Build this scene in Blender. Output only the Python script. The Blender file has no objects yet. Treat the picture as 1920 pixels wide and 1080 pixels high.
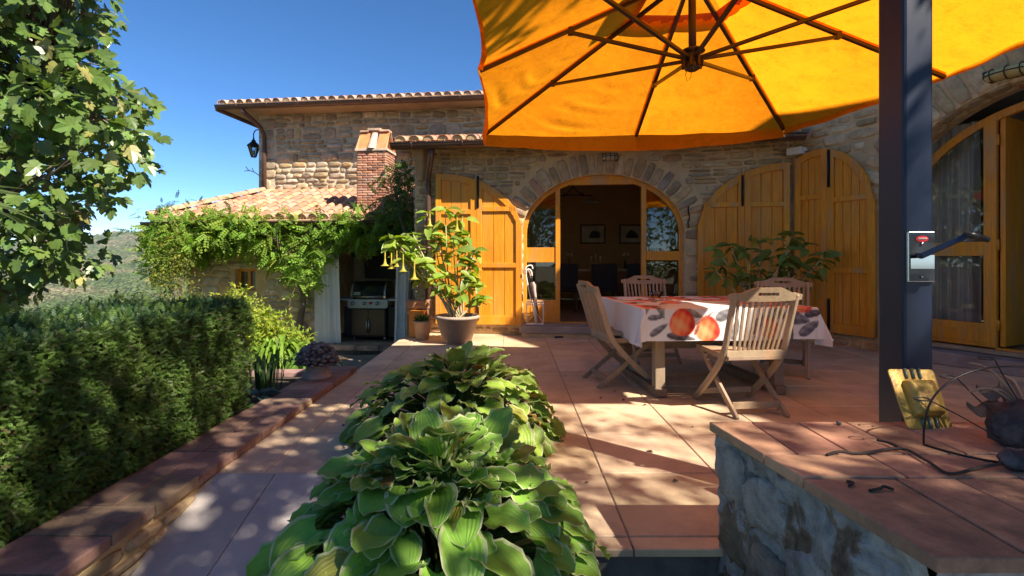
import bpy, math, random
import numpy as np
from mathutils import Vector, Matrix
rnd = random.Random(7)
NR = np.random.RandomState(11)
scene = bpy.context.scene
COL = scene.collection
R = math.radians
OFF = {}
F = 930.0; H = 1.15

def cam_pt(px, py, Y):
    """photo pixel + distance -> world point"""
    return Vector(((px-960)/F*Y, Y, H-(py-485)/F*Y))

# ---------------------------------------------------------------- objects
def tag(o, label=None, cat=None, group=None, kind=None):
    if label: o['label'] = label
    if cat: o['category'] = cat
    if group: o['group'] = group
    if kind: o['kind'] = kind
    return o

def empty(name, loc=(0,0,0), label=None, cat=None, group=None):
    o = bpy.data.objects.new(name, None); COL.objects.link(o)
    o.location = loc; o.empty_display_size = .1
    OFF[o.name] = Vector(loc)
    return tag(o, label, cat, group)

def copy_tree(o, parent=None):
    c = o.copy(); COL.objects.link(c); c.parent = parent
    for ch in [x for x in o.children]: copy_tree(ch, c)
    return c

class MB:
    def __init__(s):
        s.v=[]; s.n=0; s.fl=[]; s.ft=[]; s.fs=[]; s.fc=[]; s.vc=[]
    def add(s, V, Fc, col=(1,1,1), smooth=False, vc=None):
        """V: Nx3, Fc: list of index tuples or int array MxK; col: one colour or MxK3"""
        V = np.asarray(V, dtype=np.float64).reshape(-1,3)
        s.v.append(V)
        s.vc.append(np.zeros((len(V),3)) if vc is None else np.asarray(vc,float).reshape(-1,3))
        if isinstance(Fc, np.ndarray):
            m,k = Fc.shape
            s.fl.append((Fc+s.n).ravel()); s.ft.append(np.full(m,k))
        else:
            m=len(Fc)
            s.fl.append(np.array([i+s.n for f in Fc for i in f])); s.ft.append(np.array([len(f) for f in Fc]))
        c = np.asarray(col,float)
        if c.ndim==1: c = np.tile(c,(m,1))
        s.fc.append(c); s.fs.append(np.full(m,smooth)); s.n += len(V)
        return s
    def box(s, c, size, rz=0, M=None, col=(1,1,1), taper=1):
        x,y,z=[a/2 for a in size]
        V=[(-x,-y,-z),(x,-y,-z),(x,y,-z),(-x,y,-z),(-x*taper,-y*taper,z),(x*taper,-y*taper,z),(x*taper,y*taper,z),(-x*taper,y*taper,z)]
        m = M if M is not None else Matrix.Rotation(rz,3,'Z')
        V=[m@Vector(v)+Vector(c) for v in V]
        return s.add(V,[(3,2,1,0),(4,5,6,7),(0,1,5,4),(1,2,6,5),(2,3,7,6),(3,0,4,7)],col)
    def hexa(s, P, col=(1,1,1)):
        """8 points: bottom loop 0-3 then top loop 4-7"""
        return s.add(P,[(3,2,1,0),(4,5,6,7),(0,1,5,4),(1,2,6,5),(2,3,7,6),(3,0,4,7)],col)
    def tube(s, pts, rad, n=8, col=(1,1,1), smooth=True, caps=True):
        pts=[Vector(p) for p in pts]; m=len(pts)
        if not hasattr(rad,'__len__'): rad=[rad]*m
        V=[]; up=None
        for i,p in enumerate(pts):
            t=(pts[min(i+1,m-1)]-pts[max(i-1,0)]).normalized()
            if up is None:
                up = Vector((0,0,1)) if abs(t.z)<.9 else Vector((1,0,0))
            a=t.cross(up); 
            if a.length<1e-5: a=t.cross(Vector((0,1,0.3)))
            a.normalize(); b=a.cross(t).normalized(); up=b
            for k in range(n):
                an=2*math.pi*k/n
                V.append(p+a*math.cos(an)*rad[i]+b*math.sin(an)*rad[i])
        Fc=[]
        for i in range(m-1):
            for k in range(n):
                k2=(k+1)%n
                Fc.append((i*n+k,i*n+k2,(i+1)*n+k2,(i+1)*n+k))
        if caps: Fc.append(tuple(range(n))[::-1]); Fc.append(tuple((m-1)*n+k for k in range(n)))
        return s.add(V,Fc,col,smooth)
    def bar(s, pts, w, th, side, col=(1,1,1)):
        """rectangular section swept along pts; w across 'side', th the other way"""
        pts=[Vector(p) for p in pts]; m=len(pts); side=Vector(side).normalized()
        if not hasattr(w,'__len__'): w=[w]*m
        if not hasattr(th,'__len__'): th=[th]*m
        V=[]
        for i,p in enumerate(pts):
            t=(pts[min(i+1,m-1)]-pts[max(i-1,0)]).normalized()
            b=t.cross(side).normalized()
            for a,c in ((-1,-1),(1,-1),(1,1),(-1,1)):
                V.append(p+side*a*w[i]/2+b*c*th[i]/2)
        Fc=[]
        for i in range(m-1):
            for k in range(4):
                k2=(k+1)%4
                Fc.append((i*4+k,i*4+k2,(i+1)*4+k2,(i+1)*4+k))
        Fc.append((3,2,1,0)); Fc.append(tuple((m-1)*4+k for k in range(4)))
        return s.add(V,Fc,col)
    def lathe(s, prof, c=(0,0,0), n=24, col=(1,1,1), smooth=True, M=None):
        c=Vector(c); V=[]
        for r,z in prof:
            for k in range(n):
                a=2*math.pi*k/n
                v=Vector((r*math.cos(a),r*math.sin(a),z))
                V.append((M@v if M is not None else v)+c)
        Fc=[]
        for i in range(len(prof)-1):
            for k in range(n):
                k2=(k+1)%n
                Fc.append((i*n+k,i*n+k2,(i+1)*n+k2,(i+1)*n+k))
        return s.add(V,Fc,col,smooth)
    def grid(s, fn, nu, nv, col=(1,1,1), smooth=True, vcf=None, colf=None):
        V=[];C=[]
        for j in range(nv+1):
            for i in range(nu+1):
                V.append(fn(i/nu,j/nv)); 
                if vcf: C.append(vcf(i/nu,j/nv))
        Fc=[]; fc=[]
        for j in range(nv):
            for i in range(nu):
                a=j*(nu+1)+i
                Fc.append((a,a+1,a+nu+2,a+nu+1))
                if colf: fc.append(colf((i+.5)/nu,(j+.5)/nv))
        return s.add(V,Fc,fc if colf else col,smooth,C if vcf else None)
    def prism(s, outline, off, col=(1,1,1)):
        """outline: list of 3D points (planar); off: extrusion vector"""
        P=[Vector(p) for p in outline]; off=Vector(off); n=len(P)
        V=P+[p+off for p in P]
        Fc=[tuple(range(n))[::-1],tuple(range(n,2*n))]+[(i,(i+1)%n,n+(i+1)%n,n+i) for i in range(n)]
        return s.add(V,Fc,col)
    def inst(s, tV, tF, M, P, cols, smooth=False, tvc=None):
        """numpy instancing: tV kx3, tF fxq, M Nx3x3, P Nx3, cols Nx3"""
        tV=np.asarray(tV,float); tF=np.asarray(tF); N=len(P)
        V=np.einsum('nij,kj->nki',M,tV)+np.asarray(P)[:,None,:]
        Fc=(tF[None]+ (np.arange(N)*len(tV))[:,None,None]).reshape(-1,tF.shape[1])
        c=np.repeat(np.asarray(cols,float),len(tF),axis=0)
        return s.add(V.reshape(-1,3),Fc,c,smooth, None if tvc is None else np.tile(np.asarray(tvc,float),(N,1)))
    def build(s, name, mat=None, parent=None, loc=None, bevel=0, vattr=False, solid=0, sub=0, fix=True):
        me=bpy.data.meshes.new(name)
        V=np.concatenate(s.v); off=Vector((0,0,0))
        if parent is not None: off=OFF.get(parent.name, Vector((0,0,0)))
        elif loc is not None: off=Vector(loc)
        V=V-np.array(off)
        L=np.concatenate(s.fl).astype(np.int32); T=np.concatenate(s.ft).astype(np.int32)
        me.vertices.add(len(V)); me.vertices.foreach_set('co',V.astype(np.float32).ravel())
        me.loops.add(len(L)); me.loops.foreach_set('vertex_index',L)
        me.polygons.add(len(T)); st=np.concatenate([[0],np.cumsum(T)[:-1]]).astype(np.int32)
        me.polygons.foreach_set('loop_start',st)
        try: me.polygons.foreach_set('loop_total',T)
        except Exception: pass
        me.update(calc_edges=True)
        me.polygons.foreach_set('use_smooth',np.concatenate(s.fs))
        fc=np.concatenate(s.fc); a=me.attributes.new('col','FLOAT_COLOR','FACE')
        a.data.foreach_set('color',np.concatenate([fc,np.ones((len(fc),1))],1).astype(np.float32).ravel()) if False else None
        if a.domain=='FACE':
            buf=np.concatenate([fc,np.ones((len(fc),1))],1).astype(np.float32).ravel()
            a.data.foreach_set('color',buf)
        if vattr:
            vc=np.concatenate(s.vc); b=me.attributes.new('vc','FLOAT_COLOR','POINT')
            b.data.foreach_set('color',np.concatenate([vc,np.ones((len(vc),1))],1).astype(np.float32).ravel())
        if mat: me.materials.append(mat)
        me.validate(); me.update()
        o=bpy.data.objects.new(name,me); COL.objects.link(o)
        if parent is not None:
            o.parent=parent; OFF[o.name]=off
        else:
            o.location=off; OFF[o.name]=off
        if bevel:
            m=o.modifiers.new('b','BEVEL'); m.width=bevel; m.segments=2; m.limit_method='ANGLE'; m.angle_limit=R(40)
        if solid:
            m=o.modifiers.new('s','SOLIDIFY'); m.thickness=solid; m.offset=0
        if sub:
            m=o.modifiers.new('d','SUBSURF'); m.levels=sub; m.render_levels=sub
        return o

class Fr:
    """a vertical wall frame: u along, v up, w out of the wall toward the terrace"""
    def __init__(s, o, d):
        s.o=Vector((o[0],o[1],0)); s.d=Vector((d[0],d[1],0)).normalized(); s.n=Vector((s.d.y,-s.d.x,0))
    def pt(s,u,v,w=0): return s.o+s.d*u+s.n*w+Vector((0,0,v))
    def hit(s,px,py,w=0):
        k=(px-960)/F; o=s.o+s.n*w
        # (o+d*u).x = k*(o+d*u).y
        u=(k*o.y-o.x)/(s.d.x-k*s.d.y); Y=o.y+s.d.y*u
        return u, H-(py-485)/F*Y
    def M(s): return Matrix(((s.d.x,s.n.x,0),(s.d.y,s.n.y,0),(0,0,1)))
    def box(s,mb,u0,u1,v0,v1,w0,w1,col=(1,1,1)):
        P=[s.pt(u0,v0,w1),s.pt(u1,v0,w1),s.pt(u1,v0,w0),s.pt(u0,v0,w0),s.pt(u0,v1,w1),s.pt(u1,v1,w1),s.pt(u1,v1,w0),s.pt(u0,v1,w0)]
        mb.hexa(P,col)

# ---------------------------------------------------------------- materials
def nn(nt,t,**k):
    n=nt.nodes.new(t)
    for a,b in k.items(): setattr(n,a,b)
    return n
def setin(n,**k):
    for a,b in k.items(): n.inputs[a.replace('_',' ')].default_value=b
def mat(name, base=(.5,.5,.5), rough=.7, var=.25, vs=3, bump=0, bs=40, metal=0, attr=False, spec=.4,
        hue=0, dirt=None, dirts=1.5, dirta=.5, trans=0, coat=0, detail=6, stretch=(1,1,1), bdist=.01, rvar=0, grain=0):
    m=bpy.data.materials.new(name); m.use_nodes=True; nt=m.node_tree; L=nt.links.new
    b=nt.nodes['Principled BSDF']; out=nt.nodes['Material Output']
    setin(b,Roughness=rough,Metallic=metal); b.inputs['Specular IOR Level'].default_value=spec
    if coat: b.inputs['Coat Weight'].default_value=coat
    g=nn(nt,'ShaderNodeNewGeometry'); mp=nn(nt,'ShaderNodeMapping'); mp.inputs['Scale'].default_value=stretch
    L(g.outputs['Position'],mp.inputs['Vector']); vec=mp.outputs[0]
    if attr:
        a=nn(nt,'ShaderNodeAttribute',attribute_name='col'); c=a.outputs['Color']
        mx=nn(nt,'ShaderNodeMix',data_type='RGBA',blend_type='MULTIPLY'); mx.inputs[0].default_value=1
        L(c,mx.inputs[6]); mx.inputs[7].default_value=(*base,1); c=mx.outputs[2]
    else:
        rg=nn(nt,'ShaderNodeRGB'); rg.outputs[0].default_value=(*base,1); c=rg.outputs[0]
    no=nn(nt,'ShaderNodeTexNoise'); setin(no,Scale=vs,Detail=detail,Roughness=.65); L(vec,no.inputs['Vector'])
    mr=nn(nt,'ShaderNodeMapRange'); setin(mr,From_Min=.3,From_Max=.7,To_Min=1-var,To_Max=1+var); L(no.outputs[0],mr.inputs[0])
    hs=nn(nt,'ShaderNodeHueSaturation'); L(c,hs.inputs['Color']); L(mr.outputs[0],hs.inputs['Value'])
    if hue:
        n2=nn(nt,'ShaderNodeTexNoise'); setin(n2,Scale=vs*.6,Detail=3); L(vec,n2.inputs['Vector'])
        m2=nn(nt,'ShaderNodeMapRange'); setin(m2,From_Min=.3,From_Max=.7,To_Min=.5-hue,To_Max=.5+hue); L(n2.outputs[0],m2.inputs[0]); L(m2.outputs[0],hs.inputs['Hue'])
    c=hs.outputs[0]
    if grain:
        gm=nn(nt,'ShaderNodeMapping'); gm.inputs['Scale'].default_value=(1,1,.045); L(g.outputs['Position'],gm.inputs['Vector'])
        gn=nn(nt,'ShaderNodeTexNoise'); setin(gn,Scale=75,Detail=6,Roughness=.7); L(gm.outputs[0],gn.inputs['Vector'])
        gr=nn(nt,'ShaderNodeMapRange'); setin(gr,From_Min=.3,From_Max=.7,To_Min=1-grain,To_Max=1+grain*.5); L(gn.outputs[0],gr.inputs[0])
        gh_=nn(nt,'ShaderNodeHueSaturation'); L(c,gh_.inputs['Color']); L(gr.outputs[0],gh_.inputs['Value']); c=gh_.outputs[0]
    if dirt is not None:
        n3=nn(nt,'ShaderNodeTexNoise'); setin(n3,Scale=dirts,Detail=8,Roughness=.7); L(vec,n3.inputs['Vector'])
        m3=nn(nt,'ShaderNodeMapRange'); setin(m3,From_Min=.48,From_Max=.66,To_Min=0,To_Max=dirta); L(n3.outputs[0],m3.inputs[0])
        mx=nn(nt,'ShaderNodeMix',data_type='RGBA'); L(m3.outputs[0],mx.inputs[0]); L(c,mx.inputs[6]); mx.inputs[7].default_value=(*dirt,1); c=mx.outputs[2]
    L(c,b.inputs['Base Color'])
    if rvar:
        m4=nn(nt,'ShaderNodeMapRange'); setin(m4,From_Min=.3,From_Max=.7,To_Min=max(.02,rough-rvar),To_Max=min(1,rough+rvar)); L(no.outputs[0],m4.inputs[0]); L(m4.outputs[0],b.inputs['Roughness'])
    if bump:
        nb=nn(nt,'ShaderNodeTexNoise'); setin(nb,Scale=bs,Detail=5,Roughness=.6); L(vec,nb.inputs['Vector'])
        bp=nn(nt,'ShaderNodeBump'); setin(bp,Strength=bump,Distance=bdist); L(nb.outputs[0],bp.inputs['Height']); L(bp.outputs[0],b.inputs['Normal'])
    if trans:
        t=nn(nt,'ShaderNodeBsdfTranslucent'); ms=nn(nt,'ShaderNodeMixShader'); ms.inputs[0].default_value=trans
        h2=nn(nt,'ShaderNodeHueSaturation'); setin(h2,Hue=.49,Saturation=1.15,Value=1.5); L(c,h2.inputs['Color']); L(h2.outputs[0],t.inputs['Color'])
        L(b.outputs[0],ms.inputs[1]); L(t.outputs[0],ms.inputs[2]); L(ms.outputs[0],out.inputs['Surface'])
        if bump: L(bp.outputs[0],t.inputs['Normal'])
    return m

def leafmat(name, rough=.42, trans=.35, spec=.45, base=(1,1,1)):
    return mat(name, base, rough, .22, 9, attr=True, spec=spec, trans=trans, hue=.012)

def glass(name, tint=(.9,.95,.95), a=.85):
    m=bpy.data.materials.new(name); m.use_nodes=True; nt=m.node_tree; nt.nodes.clear(); L=nt.links.new
    out=nn(nt,'ShaderNodeOutputMaterial'); t=nn(nt,'ShaderNodeBsdfTransparent'); t.inputs[0].default_value=(*[x*a for x in tint],1)
    g=nn(nt,'ShaderNodeBsdfGlossy'); g.inputs['Roughness'].default_value=.015
    fr=nn(nt,'ShaderNodeFresnel'); fr.inputs[0].default_value=1.9; ms=nn(nt,'ShaderNodeMixShader')
    L(fr.outputs[0],ms.inputs[0]); L(t.outputs[0],ms.inputs[1]); L(g.outputs[0],ms.inputs[2]); L(ms.outputs[0],out.inputs[0])
    return m

m_mortar=mat('mortar',(.60,.43,.225),.95,.2,6,.6,60,dirt=(.30,.24,.17),dirts=2,dirta=.5)
m_stone=mat('rubble_stone',(1,1,1),.9,.3,9,.7,45,attr=True,hue=.01,dirt=(.2,.16,.11),dirts=5,dirta=.35)
m_brick=mat('brick',(1,1,1),.9,.25,14,.5,80,attr=True,dirt=(.42,.34,.27),dirts=7,dirta=.35)
m_coppi=mat('roof_tile_clay',(1,1,1),.85,.25,7,.3,60,attr=True,dirt=(.25,.2,.15),dirts=6,dirta=.45)
m_paving=mat('paving_tile',(1,1,1),.66,.17,3.2,.2,70,attr=True,hue=.008,dirt=(.27,.20,.165),dirts=2.6,dirta=.5,rvar=.12,spec=.35)
m_concrete=mat('grey_slab',(1,1,1),.75,.12,2.5,.2,70,attr=True,dirt=(.16,.14,.15),dirts=2.2,dirta=.4)
m_grout=mat('grout',(.26,.19,.14),.95,.3,20,.4,80)
m_cotto=mat('cotto_tile',(1,1,1),.72,.22,5,.25,90,attr=True,dirt=(.11,.075,.055),dirts=3.2,dirta=.75,hue=.008,rvar=.12)
m_soil=mat('soil',(.085,.06,.04),.98,.4,8,1,30,bdist=.05)
m_gravel=mat('gravel',(.36,.30,.25),.95,.4,60,1,70,bdist=.03,dirt=(.12,.1,.07),dirts=3)
m_orange=mat('orange_painted_wood',(.73,.285,.016),.5,.12,5,.12,60,spec=.35,dirt=(.40,.28,.15),dirts=4.5,dirta=.65,stretch=(1,1,.25),hue=.006,grain=.3)
m_orange2=mat('orange_panel_wood',(.74,.28,.014),.5,.14,6,.12,60,spec=.35,dirt=(.54,.30,.08),dirts=5,dirta=.5,stretch=(1,1,.2),hue=.006,grain=.35)
m_iron=mat('black_iron',(.018,.018,.02),.45,.3,20,.1,60,metal=.4)
m_brown=mat('brown_gutter_metal',(.115,.062,.045),.38,.15,4,0,metal=.35,spec=.5,dirt=(.22,.16,.12),dirts=5,dirta=.25)
m_soffit=mat('soffit_plaster',(.40,.27,.16),.9,.2,3,.2,40)
m_wood_dark=mat('dark_beam_wood',(.10,.055,.03),.8,.3,6,.3,30,stretch=(1,1,1))
m_teak=mat('weathered_teak',(1,1,1),.75,.22,10,.35,120,attr=True,dirt=(.30,.145,.06),dirts=5,dirta=.6,stretch=(1,1,.35))
m_plaster=mat('room_plaster',(.70,.44,.19),.9,.08,2,.1,30)
m_roomfloor=mat('room_floor',(.34,.18,.09),.5,.2,3)
m_blue=mat('dark_blue_powder_coat',(.008,.0145,.036),.38,.06,3,.03,200,spec=.35,dirt=(.022,.03,.052),dirts=2.5,dirta=.35,stretch=(1,1,.3))
m_blue2=mat('dark_blue_edge',(.016,.026,.055),.4,.05,3)
m_white=mat('white_plastic',(.7,.68,.62),.5,.08,5)
m_chrome=mat('brushed_steel',(.55,.56,.58),.25,.1,8,metal=1)
m_mirror=mat('mirror_plate',(.30,.33,.38),.08,.02,8,metal=1)
m_black=mat('black_plastic',(.02,.02,.022),.35,.1,10)
m_glass=glass('window_glass')
m_terra=mat('terracotta_pot',(.42,.235,.16),.85,.18,6,.25,60,dirt=(.42,.34,.28),dirts=4,dirta=.5)
m_bark=mat('bark',(.17,.13,.10),.9,.35,12,.8,40,bdist=.02)
m_stem=mat('green_brown_stem',(.46,.37,.21),.7,.25,15)
m_leaf=leafmat('leaf')
m_leafs=leafmat('leaf_soft',.6,.42,.25)
m_figleaf=leafmat('fig_leaf',.36,.30,.5)
m_needle=leafmat('hedge_needle',.5,.25,.4)
m_twig=mat('dark_dry_twig',(.055,.038,.03),.85,.3,20,.4,60)
m_petal=leafmat('petal',.6,.5,.2)
# ================================================================ masonry helpers
PAL_RUBBLE=[(.46,.32,.165),(.41,.295,.165),(.36,.265,.155),(.50,.37,.21),(.54,.40,.235),(.31,.215,.125),(.41,.25,.13),(.48,.33,.165),(.37,.30,.20)]
PAL_PALE=[(.50,.42,.30),(.45,.37,.26),(.55,.46,.34),(.40,.32,.23),(.47,.36,.24),(.36,.29,.21),(.42,.31,.20)]
PAL_HOUSE=[(.56,.43,.24),(.50,.37,.20),(.60,.47,.28),(.44,.33,.18),(.53,.39,.20),(.40,.29,.16),(.47,.34,.17)]
PAL_GREY=[(.42,.37,.31),(.36,.32,.27),(.30,.25,.21),(.45,.38,.30),(.38,.30,.24)]
def jit(c,a=.12,r=rnd):
    k=1+r.uniform(-a,a); return (c[0]*k,c[1]*k*(1+r.uniform(-.03,.03)),c[2]*k*(1+r.uniform(-.06,.06)))
def stone(mb, fr, u, v, hw, hh, rot=0, prot=.03, col=(.4,.3,.2), w0=0, ex=5.0, rough=.09, n=14):
    V=[];ca,sa=math.cos(rot),math.sin(rot)
    tu,tv=rnd.uniform(-.25,.25),rnd.uniform(-.25,.25)
    base=[]
    for k in range(n):
        a=2*math.pi*(k+.5)/n; c,s=math.cos(a),math.sin(a)
        r=(abs(c)**ex+abs(s)**ex)**(-1/ex)*(1+rnd.uniform(-rough,rough))
        base.append((c*r*hw,s*r*hh))
    for sc,w in ((1,-.006),(.95,.62),(.80,.95),(.45,1.0)):
        for x,y in base:
            k=prot*w*(1+tu*x/hw*.5+tv*y/hh*.5)+ (rnd.uniform(-.12,.12)*prot if w>.3 else 0)
            if w<0: k=w
            X=x*sc; Y=y*sc
            V.append(fr.pt(u+X*ca-Y*sa, v+X*sa+Y*ca, w0+k))
    V.append(fr.pt(u,v,w0+prot*(1+rnd.uniform(-.1,.1))))
    Fc=[]
    for j in range(3):
        for k in range(n):
            k2=(k+1)%n; Fc.append((j*n+k,j*n+k2,(j+1)*n+k2,(j+1)*n+k))
    Fc+=[(3*n+k,3*n+(k+1)%n,4*n) for k in range(n)]
    mb.add(V,Fc,col,True)
def rubble(mb, fr, u0,u1,v0,v1, ok, pal=PAL_RUBBLE, h=(.07,.17), w=(.12,.42), gap=.022, prot=.03, w0=0, warp=.035, big=0):
    v=v0; ph=rnd.uniform(0,9)
    while v<v1-.03:
        hh=min(rnd.uniform(*h),v1-v)
        if big and rnd.random()<big: hh=min(hh*1.6,v1-v)
        u=u0+rnd.uniform(-.1,0)
        while u<u1-.03:
            ww=rnd.uniform(*w)*(.75+hh/h[1]*.35)
            a,b=max(u,u0),min(u+ww,u1)
            if b-a>.05:
                parts=[(v,hh)] if hh<h[1]*.75 or rnd.random()<.6 else [(v,hh*.5),(v+hh*.5,hh*.5)]
                for vv,h2 in parts:
                    uc,vc=(a+b)/2,vv+h2/2
                    vc+=warp*math.sin(uc*2.1+ph)*math.sin(vc*1.3+ph*.7)
                    if ok(uc-(b-a)*.45,uc+(b-a)*.45,vc-h2*.4,vc+h2*.4):
                        g=gap*rnd.uniform(.6,1.5)
                        stone(mb,fr,uc,vc,max(.02,(b-a)/2-g/2),max(.015,h2/2-g/2),rnd.uniform(-.05,.05),prot*rnd.uniform(.5,1.3),jit(rnd.choice(pal),.2),w0)
            u+=ww
        v+=hh
class Arch:
    def __init__(s,c,a,sp,b,sill=0): s.c,s.a,s.s,s.b,s.sill=c,a,sp,b,sill
    def top(s,u):
        t=1-((u-s.c)/s.a)**2
        return s.s+s.b*math.sqrt(t) if t>0 else s.s
    def inside(s,u,v,m=0):
        if abs(u-s.c)>s.a+m or v<s.sill: return False
        if v<=s.s: return True
        return ((u-s.c)/(s.a+m))**2+((v-s.s)/(s.b+m))**2<1
def arch_face(mb, fr, u0,u1,v0,v1, arch, w=0, depth=.4, col=(1,1,1), n=40):
    """wall face with one arched opening and its reveal"""
    q=lambda a,b,c,d: mb.add([a,b,c,d],[(0,1,2,3)],col)
    if arch is None:
        q(fr.pt(u0,v0,w),fr.pt(u1,v0,w),fr.pt(u1,v1,w),fr.pt(u0,v1,w)); return
    a0,a1=arch.c-arch.a,arch.c+arch.a
    q(fr.pt(u0,v0,w),fr.pt(a0,v0,w),fr.pt(a0,v1,w),fr.pt(u0,v1,w))
    q(fr.pt(a1,v0,w),fr.pt(u1,v0,w),fr.pt(u1,v1,w),fr.pt(a1,v1,w))
    us=[arch.c-arch.a*math.cos(math.pi*i/n) for i in range(n+1)]
    for i in range(n):
        ta,tb=arch.top(us[i]),arch.top(us[i+1])
        q(fr.pt(us[i],ta,w),fr.pt(us[i+1],tb,w),fr.pt(us[i+1],v1,w),fr.pt(us[i],v1,w))
        q(fr.pt(us[i],ta,w),fr.pt(us[i],ta,w-depth),fr.pt(us[i+1],tb,w-depth),fr.pt(us[i+1],tb,w))
    for a in (a0,a1):
        q(fr.pt(a,v0,w),fr.pt(a,v0,w-depth),fr.pt(a,arch.s,w-depth),fr.pt(a,arch.s,w))
    if arch.sill>v0:
        q(fr.pt(a0,arch.sill,w),fr.pt(a1,arch.sill,w),fr.pt(a1,arch.sill,w-depth),fr.pt(a0,arch.sill,w-depth))
def voussoirs(mb, fr, A, L=(.26,.38), step=.12, pal=PAL_RUBBLE, w0=.004, prot=.025, a0=0, a1=math.pi):
    th=a0
    while th<a1:
        dl=rnd.uniform(step*.8,step*1.3); r=math.hypot(A.a*math.sin(th),A.b*math.cos(th)); dth=dl/r
        t=th+dth/2; ex,ey=A.a*math.cos(math.pi-t),A.b*math.sin(t)
        nx,ny=ex/A.a**2,ey/A.b**2; q=math.hypot(nx,ny); nx/=q;ny/=q
        l=rnd.uniform(*L)
        stone(mb,fr,A.c+ex+nx*(l/2+.01),A.s+ey+ny*(l/2+.01),l/2,dl/2-.010,math.atan2(ny,nx)+rnd.uniform(-.05,.05),prot,jit(rnd.choice(pal),.18),w0,9,.06)
        th+=dth
def bricks(mb, fr, u0,u1,v0,v1, w0=0, bh=.047, bl=.2, pal=((.42,.17,.10),(.48,.21,.12),(.36,.15,.10),(.50,.25,.16),(.40,.22,.16))):
    v=v0; j=0
    while v<v1-.02:
        hh=min(bh,v1-v)*rnd.uniform(.95,1.0); u=u0-(bl/2 if j%2 else 0)
        while u<u1:
            a,b=max(u,u0),min(u+bl,u1)
            if b-a>.02:
                stone(mb,fr,(a+b)/2,v+hh/2,(b-a)/2-.004,hh/2-.004,rnd.uniform(-.01,.01),.010*rnd.uniform(.5,1.5),jit(rnd.choice(pal),.25),w0,9,.02,12)
            u+=bl
        v+=bh; j+=1
PAL_TILE=[(.46,.20,.12),(.50,.25,.16),(.42,.22,.14),(.52,.30,.18),(.39,.17,.10),(.48,.28,.15),(.47,.27,.19)]
def coppo(mb, o, e, s, n, L=.42, r0=.088, r1=.070, up=1, col=(.6,.3,.2), seg=8, th=.012):
    V=[]
    for t,r in ((0,r0),(1,r1)):
        for rr in (r,r-th):
            for k in range(seg+1):
                a=math.pi*k/seg
                V.append(o+s*(L*t)+e*(math.cos(a)*rr)+n*(up*math.sin(a)*rr*.92))
    m=seg+1; Fc=[]
    for k in range(seg):
        Fc.append((k,k+1,2*m+k+1,2*m+k)); Fc.append((m+k+1,m+k,3*m+k,3*m+k+1)); Fc.append((k+1,k,m+k,m+k+1))
    mb.add(V,Fc,col,False)
def tile_roof(mb, mm, fr, u0,u1, w_e, v_e, rows, slope, ok=None, sp=.215, rl=.33, pal=PAL_TILE, mortar=True):
    """coppi on a slope that starts at eave (w_e,v_e) and climbs into -w"""
    e=fr.d; s=(-fr.n+Vector((0,0,slope))).normalized(); n=e.cross(s).normalized()
    if n.z<0: n=-n
    nc=int((u1-u0)/sp)
    for i in range(nc+1):
        u=u0+i*sp
        for j in range(rows):
            uu=u+rnd.uniform(-.008,.008)
            o=fr.pt(uu,v_e,w_e)+s*(j*rl+rnd.uniform(-.012,.012))
            if ok and not ok(uu,(o-fr.pt(0,v_e,w_e)).dot(-fr.n)): continue
            coppo(mb,o+n*(.035),e,s,n,col=jit(rnd.choice(pal),.16))
            coppo(mb,o+e*(sp/2)+n*.045,e,s,n,up=-1,r0=.095,r1=.11,col=jit(rnd.choice(pal),.2))
        if mortar and (not ok or ok(u,.05)):
            q=fr.pt(u,v_e,w_e)+n*.03-s*(-.015)
            V=[q+e*(math.cos(math.pi*k/6)*.072)+n*(math.sin(math.pi*k/6)*.066) for k in range(7)]
            mm.add(V,[tuple(range(7))])

# ================================================================ structure: ground
def gh(x,y):
    d=max(0,-x-8, y-16, -y-12, x-14)
    z=-.68-min(45,d*.33) if d<140 else -46
    return z
g=MB(); V=[];xs=[-3000,-900,-300,-150,-90,-60,-40,-30,-24,-19,-15,-12,-10,-8,-5,0,5,10,14,20,40,100,400,3000]
ys=[-3000,-400,-100,-40,-12,-6,0,4,8,12,16,18,21,25,31,40,60,90,140,200,400,900,3000]
for y in ys:
    for x in xs: V.append((x,y,gh(x,y)))
nx=len(xs)
g.add(V,[(j*nx+i,j*nx+i+1,(j+1)*nx+i+1,(j+1)*nx+i) for j in range(len(ys)-1) for i in range(nx-1)],smooth=True)
m_ground=mat('dry_ground',(.17,.15,.075),.97,.35,.8,.6,12,dirt=(.08,.10,.035),dirts=.4,dirta=.8)
tag(g.build('ground',m_ground),kind='structure')

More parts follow.
